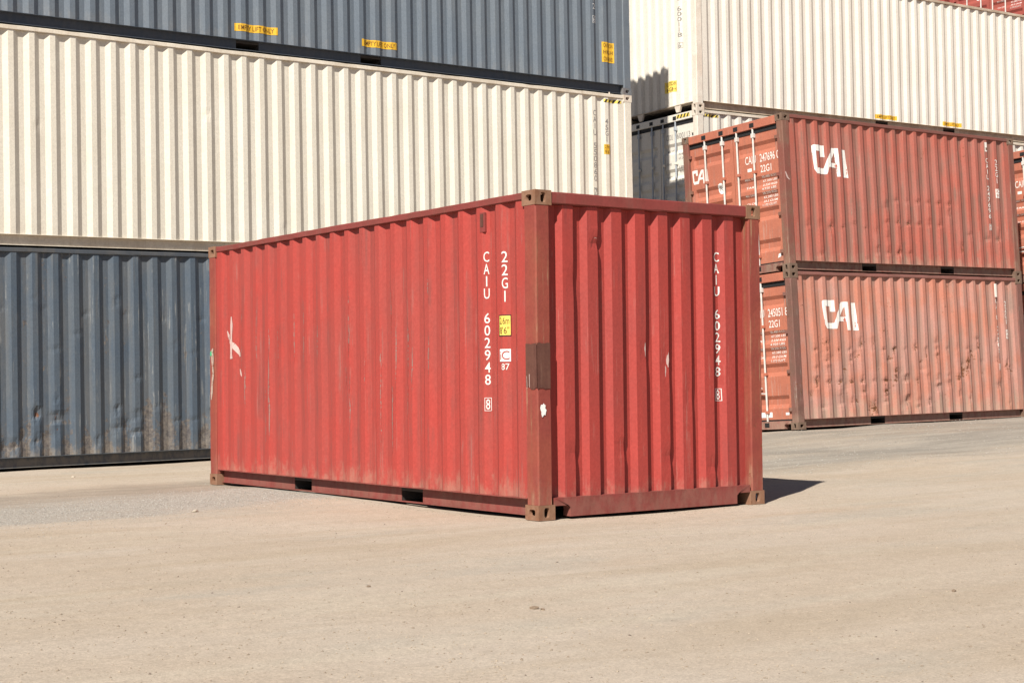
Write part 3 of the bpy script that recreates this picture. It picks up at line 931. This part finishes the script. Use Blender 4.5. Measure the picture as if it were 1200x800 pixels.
A = Container('shipping_container', 'bright red twenty foot container standing alone in front, with rusty corner post', L20, STD,
              dict(wall=M['red'], end=M['red_end'], post=M['red_post'], rail=M['red_rail'], cast=M['red_cast'], end_rail=M['red_rail']), door_end=0,
              rows=40, dents=red_dents, end_dents=end_dents, seed=3, plain_door=True, warp=0.006)
A.place(Matrix.Translation((0, L20, 0)) @ rz(-math.pi / 2))
W_ = M['print_white']
A.column('side', 'CAIU 602948 8', 5.325, 2.165, 0.855, 0.047, W_)
A.column('side', '22G1', 5.592, 2.150, 1.725, 0.049, W_, boxed=False)
st = A.sticker('side', 5.530, 5.634, 1.462, 1.618, M['lemon'], ("2.6m", "8'6\""), M['print_brown'], 0.14)
A.mark('side', 'sticker_border', polys([[(5.522, 1.454), (5.642, 1.454), (5.642, 1.462), (5.522, 1.462)], [(5.522, 1.618), (5.642, 1.618), (5.642, 1.626), (5.522, 1.626)],
                                        [(5.522, 1.462), (5.530, 1.462), (5.530, 1.618), (5.522, 1.618)], [(5.634, 1.462), (5.642, 1.462), (5.642, 1.618), (5.634, 1.618)]]), M['print_black'], 0.003, st)
A.sticker('side', 5.530, 5.634, 1.250, 1.350, M['sticker_white'], ('iC',), M['red'], 0.14)
A.text('side', '87', 5.552, 5.622, 1.182, 1.234, W_)
A.column('front', 'CAIU 602948 8', 1.985, 2.185, 0.905, 0.050, M['print_end'])
# maker's plate holder high on the side wall
pl = MB().box(5.262, 5.330, -0.004 + SIDE_OUT, SIDE_OUT + 0.036, 2.315, 2.478, 0.003).build('plate_holder', M['red_rail'], A.root)
MB().box(5.275, 5.317, -0.007 + SIDE_OUT, SIDE_OUT - 0.0045, 2.36, 2.465).build('plate', M['patch'], pl)
# brown primer patch round the corner post, scrapes and chalk marks
def ragged(a0, a1, b0, b1, amp, seed, n=9):
    q = random.Random(seed)
    P = [(a0 + (a1 - a0) * i / n, b0 + q.uniform(-amp, amp)) for i in range(n + 1)]
    P += [(a1 - (a1 - a0) * i / n, b1 + q.uniform(-amp * .5, amp * .5)) for i in range(n + 1)]
    return polys([P])
A.mark('end_post', 'primer_patch', ragged(0.002, 0.131, 1.03, 1.387, 0.008, 1, 5), M['patch'], 0.0042)
A.mark('side_post', 'primer_patch', ragged(L20 - 0.148, L20 - 0.002, 1.035, 1.382, 0.012, 2, 4), M['patch'], 0.0042)
def blob(cx, cz, w, h, n=18, seed=0, rough=0.25):
    q = random.Random(seed)
    return polys([[(cx + w / 2 * math.cos(2 * math.pi * i / n) * (1 + q.uniform(-rough, rough)), cz + h / 2 * math.sin(2 * math.pi * i / n) * (1 + q.uniform(-rough, rough))) for i in range(n)]])
def stroke(pts, ws):
    out = []
    for i in range(len(pts) - 1):
        (x0, z0), (x1, z1) = pts[i], pts[i + 1]
        d = math.hypot(x1 - x0, z1 - z0); nx, nz = -(z1 - z0) / d, (x1 - x0) / d
        a, b = ws[i] / 2, ws[i + 1] / 2
        out.append([(x0 - nx * a, z0 - nz * a), (x1 - nx * b, z1 - nz * b), (x1 + nx * b, z1 + nz * b), (x0 + nx * a, z0 + nz * a)])
    return polys(out)
A.mark('end_post', 'paint_splash', blob(0.056, 0.862, 0.052, 0.105, 18, 2), M['sticker_white'], 0.0048)
A.mark('side', 'chalk_scrawl', stroke([(0.528, 1.81), (0.532, 1.72), (0.524, 1.60), (0.522, 1.50), (0.518, 1.42), (0.522, 1.36)], [0.02, 0.055, 0.036, 0.05, 0.04, 0.06]), M['chalk'])
A.mark('side', 'chalk_scrawl', stroke([(0.36, 1.66), (0.40, 1.60), (0.50, 1.545), (0.57, 1.50), (0.65, 1.42), (0.67, 1.38)], [0.018, 0.05, 0.04, 0.06, 0.05, 0.015]), M['chalk'], 0.0055)
A.mark('side', 'chalk_scrawl', stroke([(0.66, 1.25), (0.68, 1.20), (0.70, 1.17)], [0.015, 0.035, 0.01]), M['chalk'])
A.mark('side_post', 'chalk_scrawl', stroke([(0.10, 1.48), (0.075, 1.44), (0.085, 1.36), (0.09, 1.28), (0.10, 1.20), (0.075, 1.10), (0.06, 1.0), (0.05, 0.92)],
                                           [0.02, 0.06, 0.065, 0.03, 0.045, 0.04, 0.05, 0.015]), M['dull_chalk'], 0.0042)
A.mark('side_post', 'paint_dab', blob(0.05, 1.425, 0.04, 0.06, 14, 4), M['green'], 0.0048)
A.mark('side_post', 'scratch', stroke([(L20 - 0.135, 1.13), (L20 - 0.130, 1.03)], [0.004, 0.004]), M['chalk'], 0.0055)
A.mark('side_post', 'scratch', stroke([(L20 - 0.10, 1.145), (L20 - 0.098, 1.04)], [0.007, 0.005]), M['chalk'], 0.0055)
for i, (x, z, w, h) in enumerate(((1.14, 1.35, 0.012, 0.11), (1.385, 1.25, 0.022, 0.12), (1.36, 1.16, 0.012, 0.08), (0.63, 2.235, 0.03, 0.010))):
    A.mark('front', 'scrape', blob(x, z, w, h, 12, i + 9, 0.5), M['chalk'], 0.003)

q = random.Random(77)
folds_ = A.side_folds
for i in range(34):
    k = q.choice([j for j in range(len(folds_)) if 0.7 < folds_[j] < 5.2 and j % 4 in (0, 1)])
    x = folds_[k] + q.uniform(-0.010, 0.012)
    z1 = q.uniform(1.0, 2.0); n_ = q.randint(3, 6); z0 = z1 - q.uniform(0.15, 0.75)
    pts = [(x + q.uniform(-.006, .006), z1 + (z0 - z1) * j / n_) for j in range(n_ + 1)]
    A.mark('side', 'scuff', stroke(pts, [0.003] + [q.uniform(0.005, 0.016) for _ in range(n_ - 1)] + [0.002]), M['scuff'], 0.0028)

# ------------------------------------------------------------------ stack on the left
rnd = random.Random(11)
def bruises(xs, z0, z1, n, dep, rnd, ax=0.055, az=0.05):
    return [(rnd.choice(xs) + rnd.uniform(-.015, .015), rnd.uniform(z0, z1), ax * rnd.uniform(.7, 1.4), az * rnd.uniform(.6, 1.6), dep * rnd.uniform(.5, 1.2)) for _ in range(n)]
def ribs(L):
    u0, u1 = 0.004 + POST, L - 0.004 - POST
    n = int((u1 - u0 - 0.06) / 0.278); pad = (u1 - u0 - n * 0.278 + 0.072) / 2
    return [u0 + pad + 0.278 * i + 0.242 for i in range(n - 1)], [u0 + pad + 0.278 * i + 0.103 for i in range(n)]
r40, v40 = ribs(L40); r20, v20 = ribs(L20)
bd = bruises([x for x in r40 if x < 7], 0.2, 0.75, 30, 0.030, rnd) + bruises([x for x in v40 if x < 7], 0.22, 0.7, 24, 0.022, rnd) + bruises([x for x in r40 if x < 7], 0.7, 2.6, 30, 0.013, rnd, .05, .035)
bd += [(x, 2.12 - 0.05 * i + 0.004 * i * i, 0.05, 0.04, 0.010) for i, x in enumerate([x for x in v40 if 1.5 < x < 6][::2])]
L1 = Container('shipping_container', 'dented blue grey forty foot container on the ground at far left', L40, HC,
               dict(wall=M['blue'], post=M['blue_rail'], rail=M['blue_rail'], cast=M['cast_dark']), door_end=0, rows=40, dents=bd, seed=7, plain_door=True, pocket=False,
               group='containers of the left stack', warp=0.008)
L1.place(frame(LC_Q, (-L40, 0, -HC)))
cd_ = [(x, z, 0.05, 0.05, d) for x, z, d in ((4.4, 1.95, 0.010), (2.0, 1.6, 0.006), (5.6, 0.4, 0.006), (8.2, 2.1, 0.005))]
L2 = Container('shipping_container', 'cream forty foot high cube container in the middle of the left stack', L40, HC,
               dict(wall=M['cream'], post=M['cream'], rail=M['cream_rail'], cast=M['cast_white']), door_end=0, rows=24, dents=cd_, seed=8, plain_door=True, pocket=False,
               group='containers of the left stack')
L2.place(frame(LC_Q, (-L40, 0, 0)))
G_ = M['print_grey']
L2.column('side', 'CAIU 550860 7', L40 - 0.80, 2.60, 1.18, 0.065, G_)
L2.column('side', '45G1', L40 - 0.545, 2.47, 2.07, 0.065, G_, boxed=False)
L2.sticker('side', L40 - 0.60, L40 - 0.47, 1.868, 2.034, M['yellow'], ("2.9m", "9'6\""), M['print_brown'], 0.14)
L2.hazard('side', L40 - 0.595, L40 - 0.215, 2.742, 2.792)
for (x, z) in ((7.55, 0.20),):
    L2.mark('side', 'pencil_grid', polys([[(x - .25, z + .012 + k * .03), (x + .28, z + .012 + k * .03), (x + .28, z + .015 + k * .03), (x - .25, z + .015 + k * .03)] for k in range(4)]), M['print_brown'])
MB().tube((L40 - 0.46, 0.035, HC - 0.008), (L40 - 0.46, 0.035, HC + 0.024), 0.012, 8).build('lashing_stub', M['cast_white'], L2.root)
L3 = Container('shipping_container', 'slate grey forty foot container with yellow stickers, above the cream one at top left', L40, HC,
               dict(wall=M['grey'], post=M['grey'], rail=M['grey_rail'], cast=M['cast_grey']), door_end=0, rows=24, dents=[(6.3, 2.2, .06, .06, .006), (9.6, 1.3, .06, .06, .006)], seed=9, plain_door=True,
               group='containers of the left stack')
L3.place(frame(LC_Q, (-L40, 0, HC)))
Y_ = M['yellow']
for q, (a0, a1, z0, z1) in enumerate(((-7.335, -6.665, 0.285, 0.395), (-5.26, -4.63, 0.285, 0.395))):
    L3.sticker('side', L40 + a0, L40 + a1, z0, z1, Y_, ('EMPTY LIFT ONLY',), M['print_brown'], 0.2)
L3.sticker('side', L40 - 0.605, L40 - 0.335, 0.520, 0.858, Y_, ('CAUTION', 'HIGH', 'CONTAINER'), M['print_brown'], 0.2)
L3.column('side', 'CAIU 432112 6', L40 - 0.76, 2.60, 1.16, 0.07, M['sticker_white'])
L4 = Container('shipping_container', 'slate grey container topping the left stack, above the edge of the picture', L40, HC,
               dict(wall=M['grey'], post=M['grey'], rail=M['grey_rail'], cast=M['cast_grey']), door_end=0, rows=2, seed=10, plain_door=True,
               group='containers of the left stack', warp=0)
L4.place(frame(LC_Q, (-L40 - 0.56, 0.40, 2 * HC)))

# ------------------------------------------------------------------ red twenty-foot stack on the right
rnd = random.Random(23)
ud = [(x, 1.285 + rnd.uniform(-.02, .02), 0.06, 0.035, rnd.uniform(.008, .018)) for x in r20 if 2.6 < x < 4.4]
ud += [(x, 0.90 + rnd.uniform(-.03, .03), 0.06, 0.04, rnd.uniform(.012, .022)) for x in r20 if 2.4 < x < 4.0]
ud += [(x, 0.36 + rnd.uniform(-.04, .04), 0.06, 0.05, rnd.uniform(.012, .024)) for x in r20 if 2.0 < x < 3.2]
ud += [(x, 0.78 + rnd.uniform(-.05, .05), 0.06, 0.05, rnd.uniform(.006, .014)) for x in r20 if 0.5 < x < 2.2] + bruises(r20, 0.2, 1.2, 14, 0.010, rnd) + [(5.2, .70, .06, .05, .018), (5.5, .70, .06, .05, .018)]
ud = [(a, b, c_, d, e * 1.5) for a, b, c_, d, e in ud]
C1 = Container('shipping_container', 'salmon red container on top of the right stack, white logo and dented lower side', L20, STD,
               dict(wall=M['salmon'], post=M['salmon_post'], rail=M['salmon_rail'], cast=M['cast_dark'], door=M['salmon_door']), door_end=0, rows=36, dents=ud, seed=13,
               group='red containers of the right stack', warp=0.010)
C1.place(frame(CAI_Q))
ld = bruises(r20, 0.25, 1.45, 46, 0.018, rnd) + bruises(v20, 0.3, 1.3, 22, 0.012, rnd) + [(x, 1.30 + rnd.uniform(-.03, .03), 0.05, 0.04, rnd.uniform(.008, .016)) for x in r20 if x < 4.5]
ld += [(x, 0.78 + rnd.uniform(-.04, .04), 0.06, 0.045, rnd.uniform(.010, .022)) for x in r20 if x < 4.2] + [(1.9, 0.3, 0.12, 0.10, 0.02)]
ld = [(a, b, c_, d, e * 1.35) for a, b, c_, d, e in ld]
C0 = Container('shipping_container', 'faded pinkish container at the bottom of the right stack, scraped and spotted with rust', L20, STD,
               dict(wall=M['pink'], post=M['pink_post'], rail=M['pink_rail'], cast=M['cast_dark'], door=M['salmon_door']), door_end=0, rows=40, dents=ld, seed=17,
               group='red containers of the right stack', warp=0.012)
C0.place(frame(CAI_Q, (0, 0, -STD)))

def door_print(c, serial, mat, logo_on=True, circle=True, white_low=False):
    s1, s2 = serial.split(' ', 1)
    d0, d1 = c.leaves
    k = c.k
    c.text('door', s1, 0.945, 0.690, 1.872 * k, 2.005 * k, mat, parent=d0)
    c.text('door', s2, 0.600, 0.160, 1.872 * k, 2.005 * k, mat, parent=d0)
    c.text('door', '22G1' if c.H < 2.7 else '45G1', 0.595, 0.345, 1.695 * k, 1.815 * k, mat, parent=d0)
    c.mark('door', 'white_tag', rect(0.80, 0.90, 1.745 * k, 1.800 * k), mat, parent=d0)
    rows_ = ['MAX. WT.  30.480 KGS', '67.200 LBS', 'TARE  2.230 KGS', '4.920 LBS', 'MAX. CARGO  28.250 KGS', '62.280 LBS', 'CU. CAP.  33.2 CU.M.', '1.172 CU.FT.']
    for i, t_ in enumerate(rows_):
        z = (1.600 - i * 0.068) * k
        q = t_.split('  ')
        if len(q) == 2: c.text('door', q[0], 0.98, 0.74, z, z + 0.036, mat, parent=d0)
        c.text('door', q[-1], 0.585, 0.255, z, z + 0.038, mat, parent=d0)
    if logo_on:
        g_ = logo(0, 1, 0, 1)
        c.mark('door', 'logo', ([(2.262 - a * 0.40, (1.722 + b * 0.262) * k) for a, b in g_[0]], g_[1]), mat, parent=d1)
    if circle:
        o = c.mark('door', 'round_sticker', polys([[(1.575 + 0.082 * math.cos(i * math.pi / 12), 1.575 * k + 0.092 * math.sin(i * math.pi / 12)) for i in range(24)]]), M['sticker_white'], 0.003, d1)
        c.text('door', 'R', 1.615, 1.535, 1.535 * k, 1.615 * k, M['print_grey'], 0.0055, parent=d1)
    if white_low:
        c.mark('door', 'white_tag', rect(0.62, 0.98, 0.215, 0.300), M['sticker_white'], parent=d0)
        c.mark('door', 'white_tag', rect(0.235, 0.315, 0.245, 0.285), M['sticker_white'], parent=d0)
    else:
        c.mark('door', 'white_tag', polys([[(0.30, 0.235), (0.225, 0.255), (0.225, 0.31), (0.28, 0.30)]]), M['sticker_white'], parent=d0)
door_print(C1, 'CAIU 247696 0', M['print_door'])
door_print(C0, 'CAIU 245051 8', M['print_door'], circle=False, white_low=True)
P_ = M['print_salmon']
C1.mark('side', 'logo', logo(0.705, 1.560, 1.605, 2.118), M['logo_salmon'])
C1.column('side', 'CAIU 247696 0', 5.270, 2.19, 0.86, 0.066, P_)
C1.column('side', '22G1', 5.53, 2.18, 1.72, 0.066, P_, boxed=False)
C1.sticker('side', 5.48, 5.60, 1.46, 1.625, P_, ('iC', '90'), M['salmon'], 0.12)
MB().box(5.235, 5.295, SIDE_OUT - 0.004, SIDE_OUT + 0.036, 2.30, 2.475, 0.003).build('plate_holder', M['print_salmon'], C1.root)
MB().box(5.250, 5.282, SIDE_OUT - 0.012, SIDE_OUT - 0.0045, 2.335, 2.375).build('plate_latch', M['cast_dark'], C1.root)
Q_ = M['print_pink']
C0.mark('side', 'logo', logo(0.742, 1.590, 1.610, 2.116), M['logo_salmon'])
C0.column('side', 'CAIU 245051 8', 5.305, 2.20, 0.90, 0.07, Q_)
C0.column('side', '22G1', 5.55, 2.16, 1.72, 0.06, Q_, boxed=False)
C0.sticker('side', 5.52, 5.62, 1.46, 1.625, Q_, ('iC', '90'), M['pink'], 0.12)
MB().box(5.270, 5.325, SIDE_OUT - 0.004, SIDE_OUT + 0.036, 2.22, 2.465, 0.003).build('plate_holder', Q_, C0.root)
# white scrape on the post of the upper one, next bay of the same row
C1.mark('side_post', 'scrape', stroke([(0.02, 1.62), (0.06, 1.53), (0.11, 1.49)], [0.02, 0.035, 0.01]), M['chalk'], 0.002)
N1 = Container('shipping_container', 'red container seen through the gap at the right edge, beyond the right stack', L20, STD,
               dict(wall=M['salmon'], post=M['salmon_post'], rail=M['salmon_rail'], cast=M['cast_dark'], door=M['salmon_door']), door_end=0, rows=4, seed=19, warp=0.005)
N1.place(frame(CAI_Q, (L20 + 1.22, 0.0, 0)))
door_print(N1, 'CAIU 251180 4', M['print_door'])
N0 = copy_tree(N1.root)
N0.matrix_world = frame(CAI_Q, (L20 + 1.22, 0.0, -STD))
tag(N0, 'red container under the one in the right gap, hidden by the right stack')

# ------------------------------------------------------------------ off-white stack behind it
wm = dict(wall=M['white'], post=M['white_post'], rail=M['white_rail'], cast=M['cast_white'], end_rail=M['white_post'], door=M['white'])
R2 = Container('shipping_container', 'off-white forty foot container high up at top right, its end wall part shaded', L40, HC + 0.02, wm, door_end=1, rows=12, seed=27, tunnel=True,
               group='off-white containers behind the red stack', warp=0.005)
R2.place(frame(R2_Q))
R2.column('front', 'CSOU 600118 6', 0.545, 2.62, 1.28, 0.08, G_)
R2.sticker('front', 1.035, 0.695, 0.455, 0.675, M['lemon'], ('CAUTION', 'HIGH'), M['print_brown'], 0.16)
for a0, a1 in ((4.845, 5.475), (6.87, 7.45)):
    R2.sticker('side', a0, a1, 0.195, 0.285, Y_, ('EMPTY LIFT ONLY',), M['print_brown'], 0.2)
wm1 = dict(wm); wm1['rail'] = M['cream_rail']
R1 = Container('shipping_container', 'off-white container with doors half in shadow, behind the top of the red stack', L40, HC, wm1, door_end=0, rows=12, seed=29,
               group='off-white containers behind the red stack', warp=0.005, bar='steel_dark')
R1.place(frame(R2_Q, (0, 0, -HC)))
d0, d1 = R1.leaves
R1.text('door', 'CSOU', 1.035, 0.83, 2.405, 2.515, G_, parent=d0)
R1.text('door', '600113', 0.70, 0.29, 2.405, 2.515, G_, parent=d0)
R1.text('door', '4', 0.235, 0.18, 2.405, 2.515, G_, parent=d0)
for i, (t_, a0, a1) in enumerate((('45G1', 0.60, 0.36), ('MAX. WT.', 1.02, .82), ('30.480 KGS', .66, .30), ('67.200 LBS', .66, .30), ('TARE', 1.02, .88), ('3.890 KGS', .66, .30), ('8.580 LBS', .66, .30), ('NET', 1.02, .9), ('26.590 KGS', .66, .3))):
    z = 2.25 - i * 0.085
    R1.text('door', t_, a0, a1, z, z + (0.08 if i == 0 else 0.045), G_, parent=d0)
R1.hazard('door_frame', 0.64, 0.24, HC - 0.105, HC - 0.035)
R1.hazard('side', 0.20, 0.54, HC - 0.135, HC - 0.085)
R0 = copy_tree(R1.root)
R0.matrix_world = frame(R2_Q, (0, 0, -2 * HC))
tag(R0, 'off-white container at the foot of the off-white stack, hidden by the red containers')

# ------------------------------------------------------------------ far stack whose top door shows at the upper right corner
T3 = Container('shipping_container', 'dark red container whose door bars show above the off-white roof at top right corner', L20, HC,
               dict(wall=M['far_red'], post=M['far_red'], rail=M['far_red'], cast=M['cast_dark'], door=M['far_red']), door_end=0, rows=2, seed=37, group='containers of the far stack', warp=0)
T3.place(Matrix.Translation((25.70, 14.15, 0.31 + 3 * HC)))
door_print(T3, 'CAIU 230415 2', M['print_door'])
for k_ in (0, 1):
    for i in range(4):
        if k_ == 0 and i == 3: continue
        q = copy_tree(T3.root)
        q.matrix_world = Matrix.Translation((25.70, 14.15 + 2.6 * k_, 0.31 + i * HC))
        tag(q, 'dark red container in the far stack, hidden by the off-white one' if i < 3 else 'dark red container at the top edge, sliver left of the barred door')

# ------------------------------------------------------------------ stones and gravel
def stone_points(r, q, flat=0.6):
    P = []
    for d in ((1, 0, 0), (-1, 0, 0), (0, 1, 0), (0, -1, 0), (0, 0, 1), (0, 0, -1)):
        k = r * q.uniform(0.65, 1.25)
        P.append((d[0] * k + q.uniform(-.25, .25) * r, d[1] * k + q.uniform(-.25, .25) * r, d[2] * k * flat))
    return P
OCT = ((0, 2, 4), (2, 1, 4), (1, 3, 4), (3, 0, 4), (2, 0, 5), (1, 2, 5), (3, 1, 5), (0, 3, 5))
def in_red(x, y): return -0.02 < x < 2.46 and -0.02 < y < 6.08
_hc = {}
def fast_h(x, y):
    k = (round(x * 8), round(y * 8))
    if k not in _hc: _hc[k] = height(k[0] / 8, k[1] / 8)
    i, j = math.floor(x * 8), math.floor(y * 8)
    for a in (i, i + 1):
        for b in (j, j + 1):
            if (a, b) not in _hc: _hc[a, b] = height(a / 8, b / 8)
    fx, fy = x * 8 - i, y * 8 - j
    return (_hc[i, j] * (1 - fx) + _hc[i + 1, j] * fx) * (1 - fy) + (_hc[i, j + 1] * (1 - fx) + _hc[i + 1, j + 1] * fx) * fy
def view_point(px, py):
    """ground point (flat) seen at a spot of the frame, used only to keep the scatter inside what the yard view needs"""
    mw = cam.matrix_world.to_3x3()
    d = mw @ Vector(((px - 600) / 1835.21, (400 - py) / 1835.21, -1.0))
    k = -CAM[2] / d.z
    return CAM[0] + d.x * k, CAM[1] + d.y * k
def gravel(name, n, sampler, mat, rmin, rmax, seed, label):
    q = random.Random(seed)
    mb = MB(); tint = []
    while n > 0:
        x, y = sampler(q)
        if in_red(x, y): continue
        n -= 1
        r = rmin * (rmax / rmin) ** (q.random() ** 2.2)
        z = fast_h(x, y) + r * 0.12
        b = len(mb.v)
        for p in stone_points(r, q):
            mb.v.append((p[0] + x, p[1] + y, p[2] + z)); mb.w.append(0)
        tn = q.random()
        tint += [tn] * 6
        for f in OCT: mb.f.append([b + i for i in f])
    me = mb.mesh(name)
    a = me.attributes.new('tint', 'FLOAT', 'POINT')
    a.data.foreach_set('value', tint)
    me.materials.append(mat)
    o = bpy.data.objects.new(name, me)
    col.objects.link(o)
    tag(o, label, None, None, 'stuff')
    return o
t = NT('pebbles')
c = t.mix(t.ramp(t.attr('tint'), 0.0, 1.0), (0.27, 0.215, 0.16), (0.40, 0.33, 0.25))
c = t.mix(t.ramp(t.attr('tint'), 0.95, 0.98), c, (0.17, 0.135, 0.11))
peb = t.done(t.mulc(c, t.ramp(t.noise(t.mapping(), 200, 2), .2, .8, .85, 1.1)), 0.9, spec=0.15)
t = NT('crushed_stone')
c = t.mix(t.ramp(t.attr('tint'), 0.0, 1.0), (0.24, 0.222, 0.195), (0.45, 0.42, 0.375))
stn = t.done(t.mulc(c, t.ramp(t.noise(t.mapping(), 150, 2), .2, .8, .85, 1.1)), 0.9, spec=0.15)
def near_samp(q):
    if q.random() < 0.05:     # grit gathered along the foot of the red container
        if q.random() < 0.6: return -abs(q.gauss(0, 0.07)) - 0.02, q.uniform(0, 6.05)
        return q.uniform(0, 2.44), -abs(q.gauss(0, 0.06)) - 0.02
    # density falls with distance from the photographer
    d = 4.2 * (26.0 / 4.2) ** (q.random() ** 0.9)
    a = rad(90 - 35.44 + q.uniform(-23, 23))
    return CAM[0] + d * math.cos(a), CAM[1] + d * math.sin(a)
gravel('pebbles', 26000, near_samp, peb, 0.0018, 0.009, 101, 'small tan pebbles scattered over the dusty ground')
def lane_samp(q):
    while True:
        x = q.uniform(-6.5, 1.8); y = 0.22 * x + q.gauss(4.1, 0.62) + 0.9 * mnoise.noise(Vector((x * .6, 0, 3)))
        return x, y
gravel('gravel_lane', 24000, lane_samp, stn, 0.0025, 0.009, 103, 'grey crushed gravel lane left of the red container')
def right_samp(q):
    x = q.uniform(3.5, 17); y = q.uniform(2.4, 7.8) + 0.02 * x
    return x, y
gravel('crushed_stone', 5000, right_samp, stn, 0.004, 0.014, 105, 'grey crushed stone on the ground before the right stack')

def stone(px, py, r, label, seed, mat):
    q = random.Random(seed)
    x, y = view_point(px, py)
    bm = bmesh.new()
    bmesh.ops.create_icosphere(bm, subdivisions=2, radius=r)
    off = Vector((seed * 3.1, seed * 1.7, 0))
    for v_ in bm.verts:
        n_ = mnoise.noise(v_.co / r * 1.2 + off) * 0.45 + mnoise.noise(v_.co / r * 3 + off) * 0.15
        v_.co = v_.co * (1 + n_)
        v_.co.z *= 0.6; v_.co.x *= 1.35
    bmesh.ops.rotate(bm, verts=bm.verts, matrix=Matrix.Rotation(q.uniform(0, 6), 3, 'Z'))
    me = bpy.data.meshes.new('stone'); bm.to_mesh(me); bm.free()
    me.materials.append(mat)
    o = bpy.data.objects.new('stone', me); col.objects.link(o)
    o.location = (x, y, height(x, y) + r * 0.25)
    tag(o, label, 'stone', 'loose stones on the ground')
M['stone_pale'] = flat_mat('pale_stone', (0.46, 0.40, 0.32), 0.9, 0, 0.2, 40, 0.15)
M['stone_dark'] = flat_mat('brown_clod', (0.21, 0.155, 0.11), 0.95, 0, 0.25, 40, 0.1)
stone(229, 600, 0.028, 'pale stone on the gravel lane left of the red container', 1, M['stone_pale'])
stone(626, 714, 0.016, 'dark clod on the bare ground in front of the red container', 2, M['stone_dark'])
stone(636, 715, 0.010, 'smaller clod right beside the dark clod in the foreground', 3, M['stone_dark'])
stone(432, 689, 0.011, 'lone brown stone in the foreground left of the clods', 4, M['stone_dark'])
stone(1118, 693, 0.012, 'small dark stone on the bare ground at lower right', 5, M['stone_dark'])
stone(86, 559, 0.02, 'pale stone on the ground by the blue grey container', 6, M['stone_pale'])
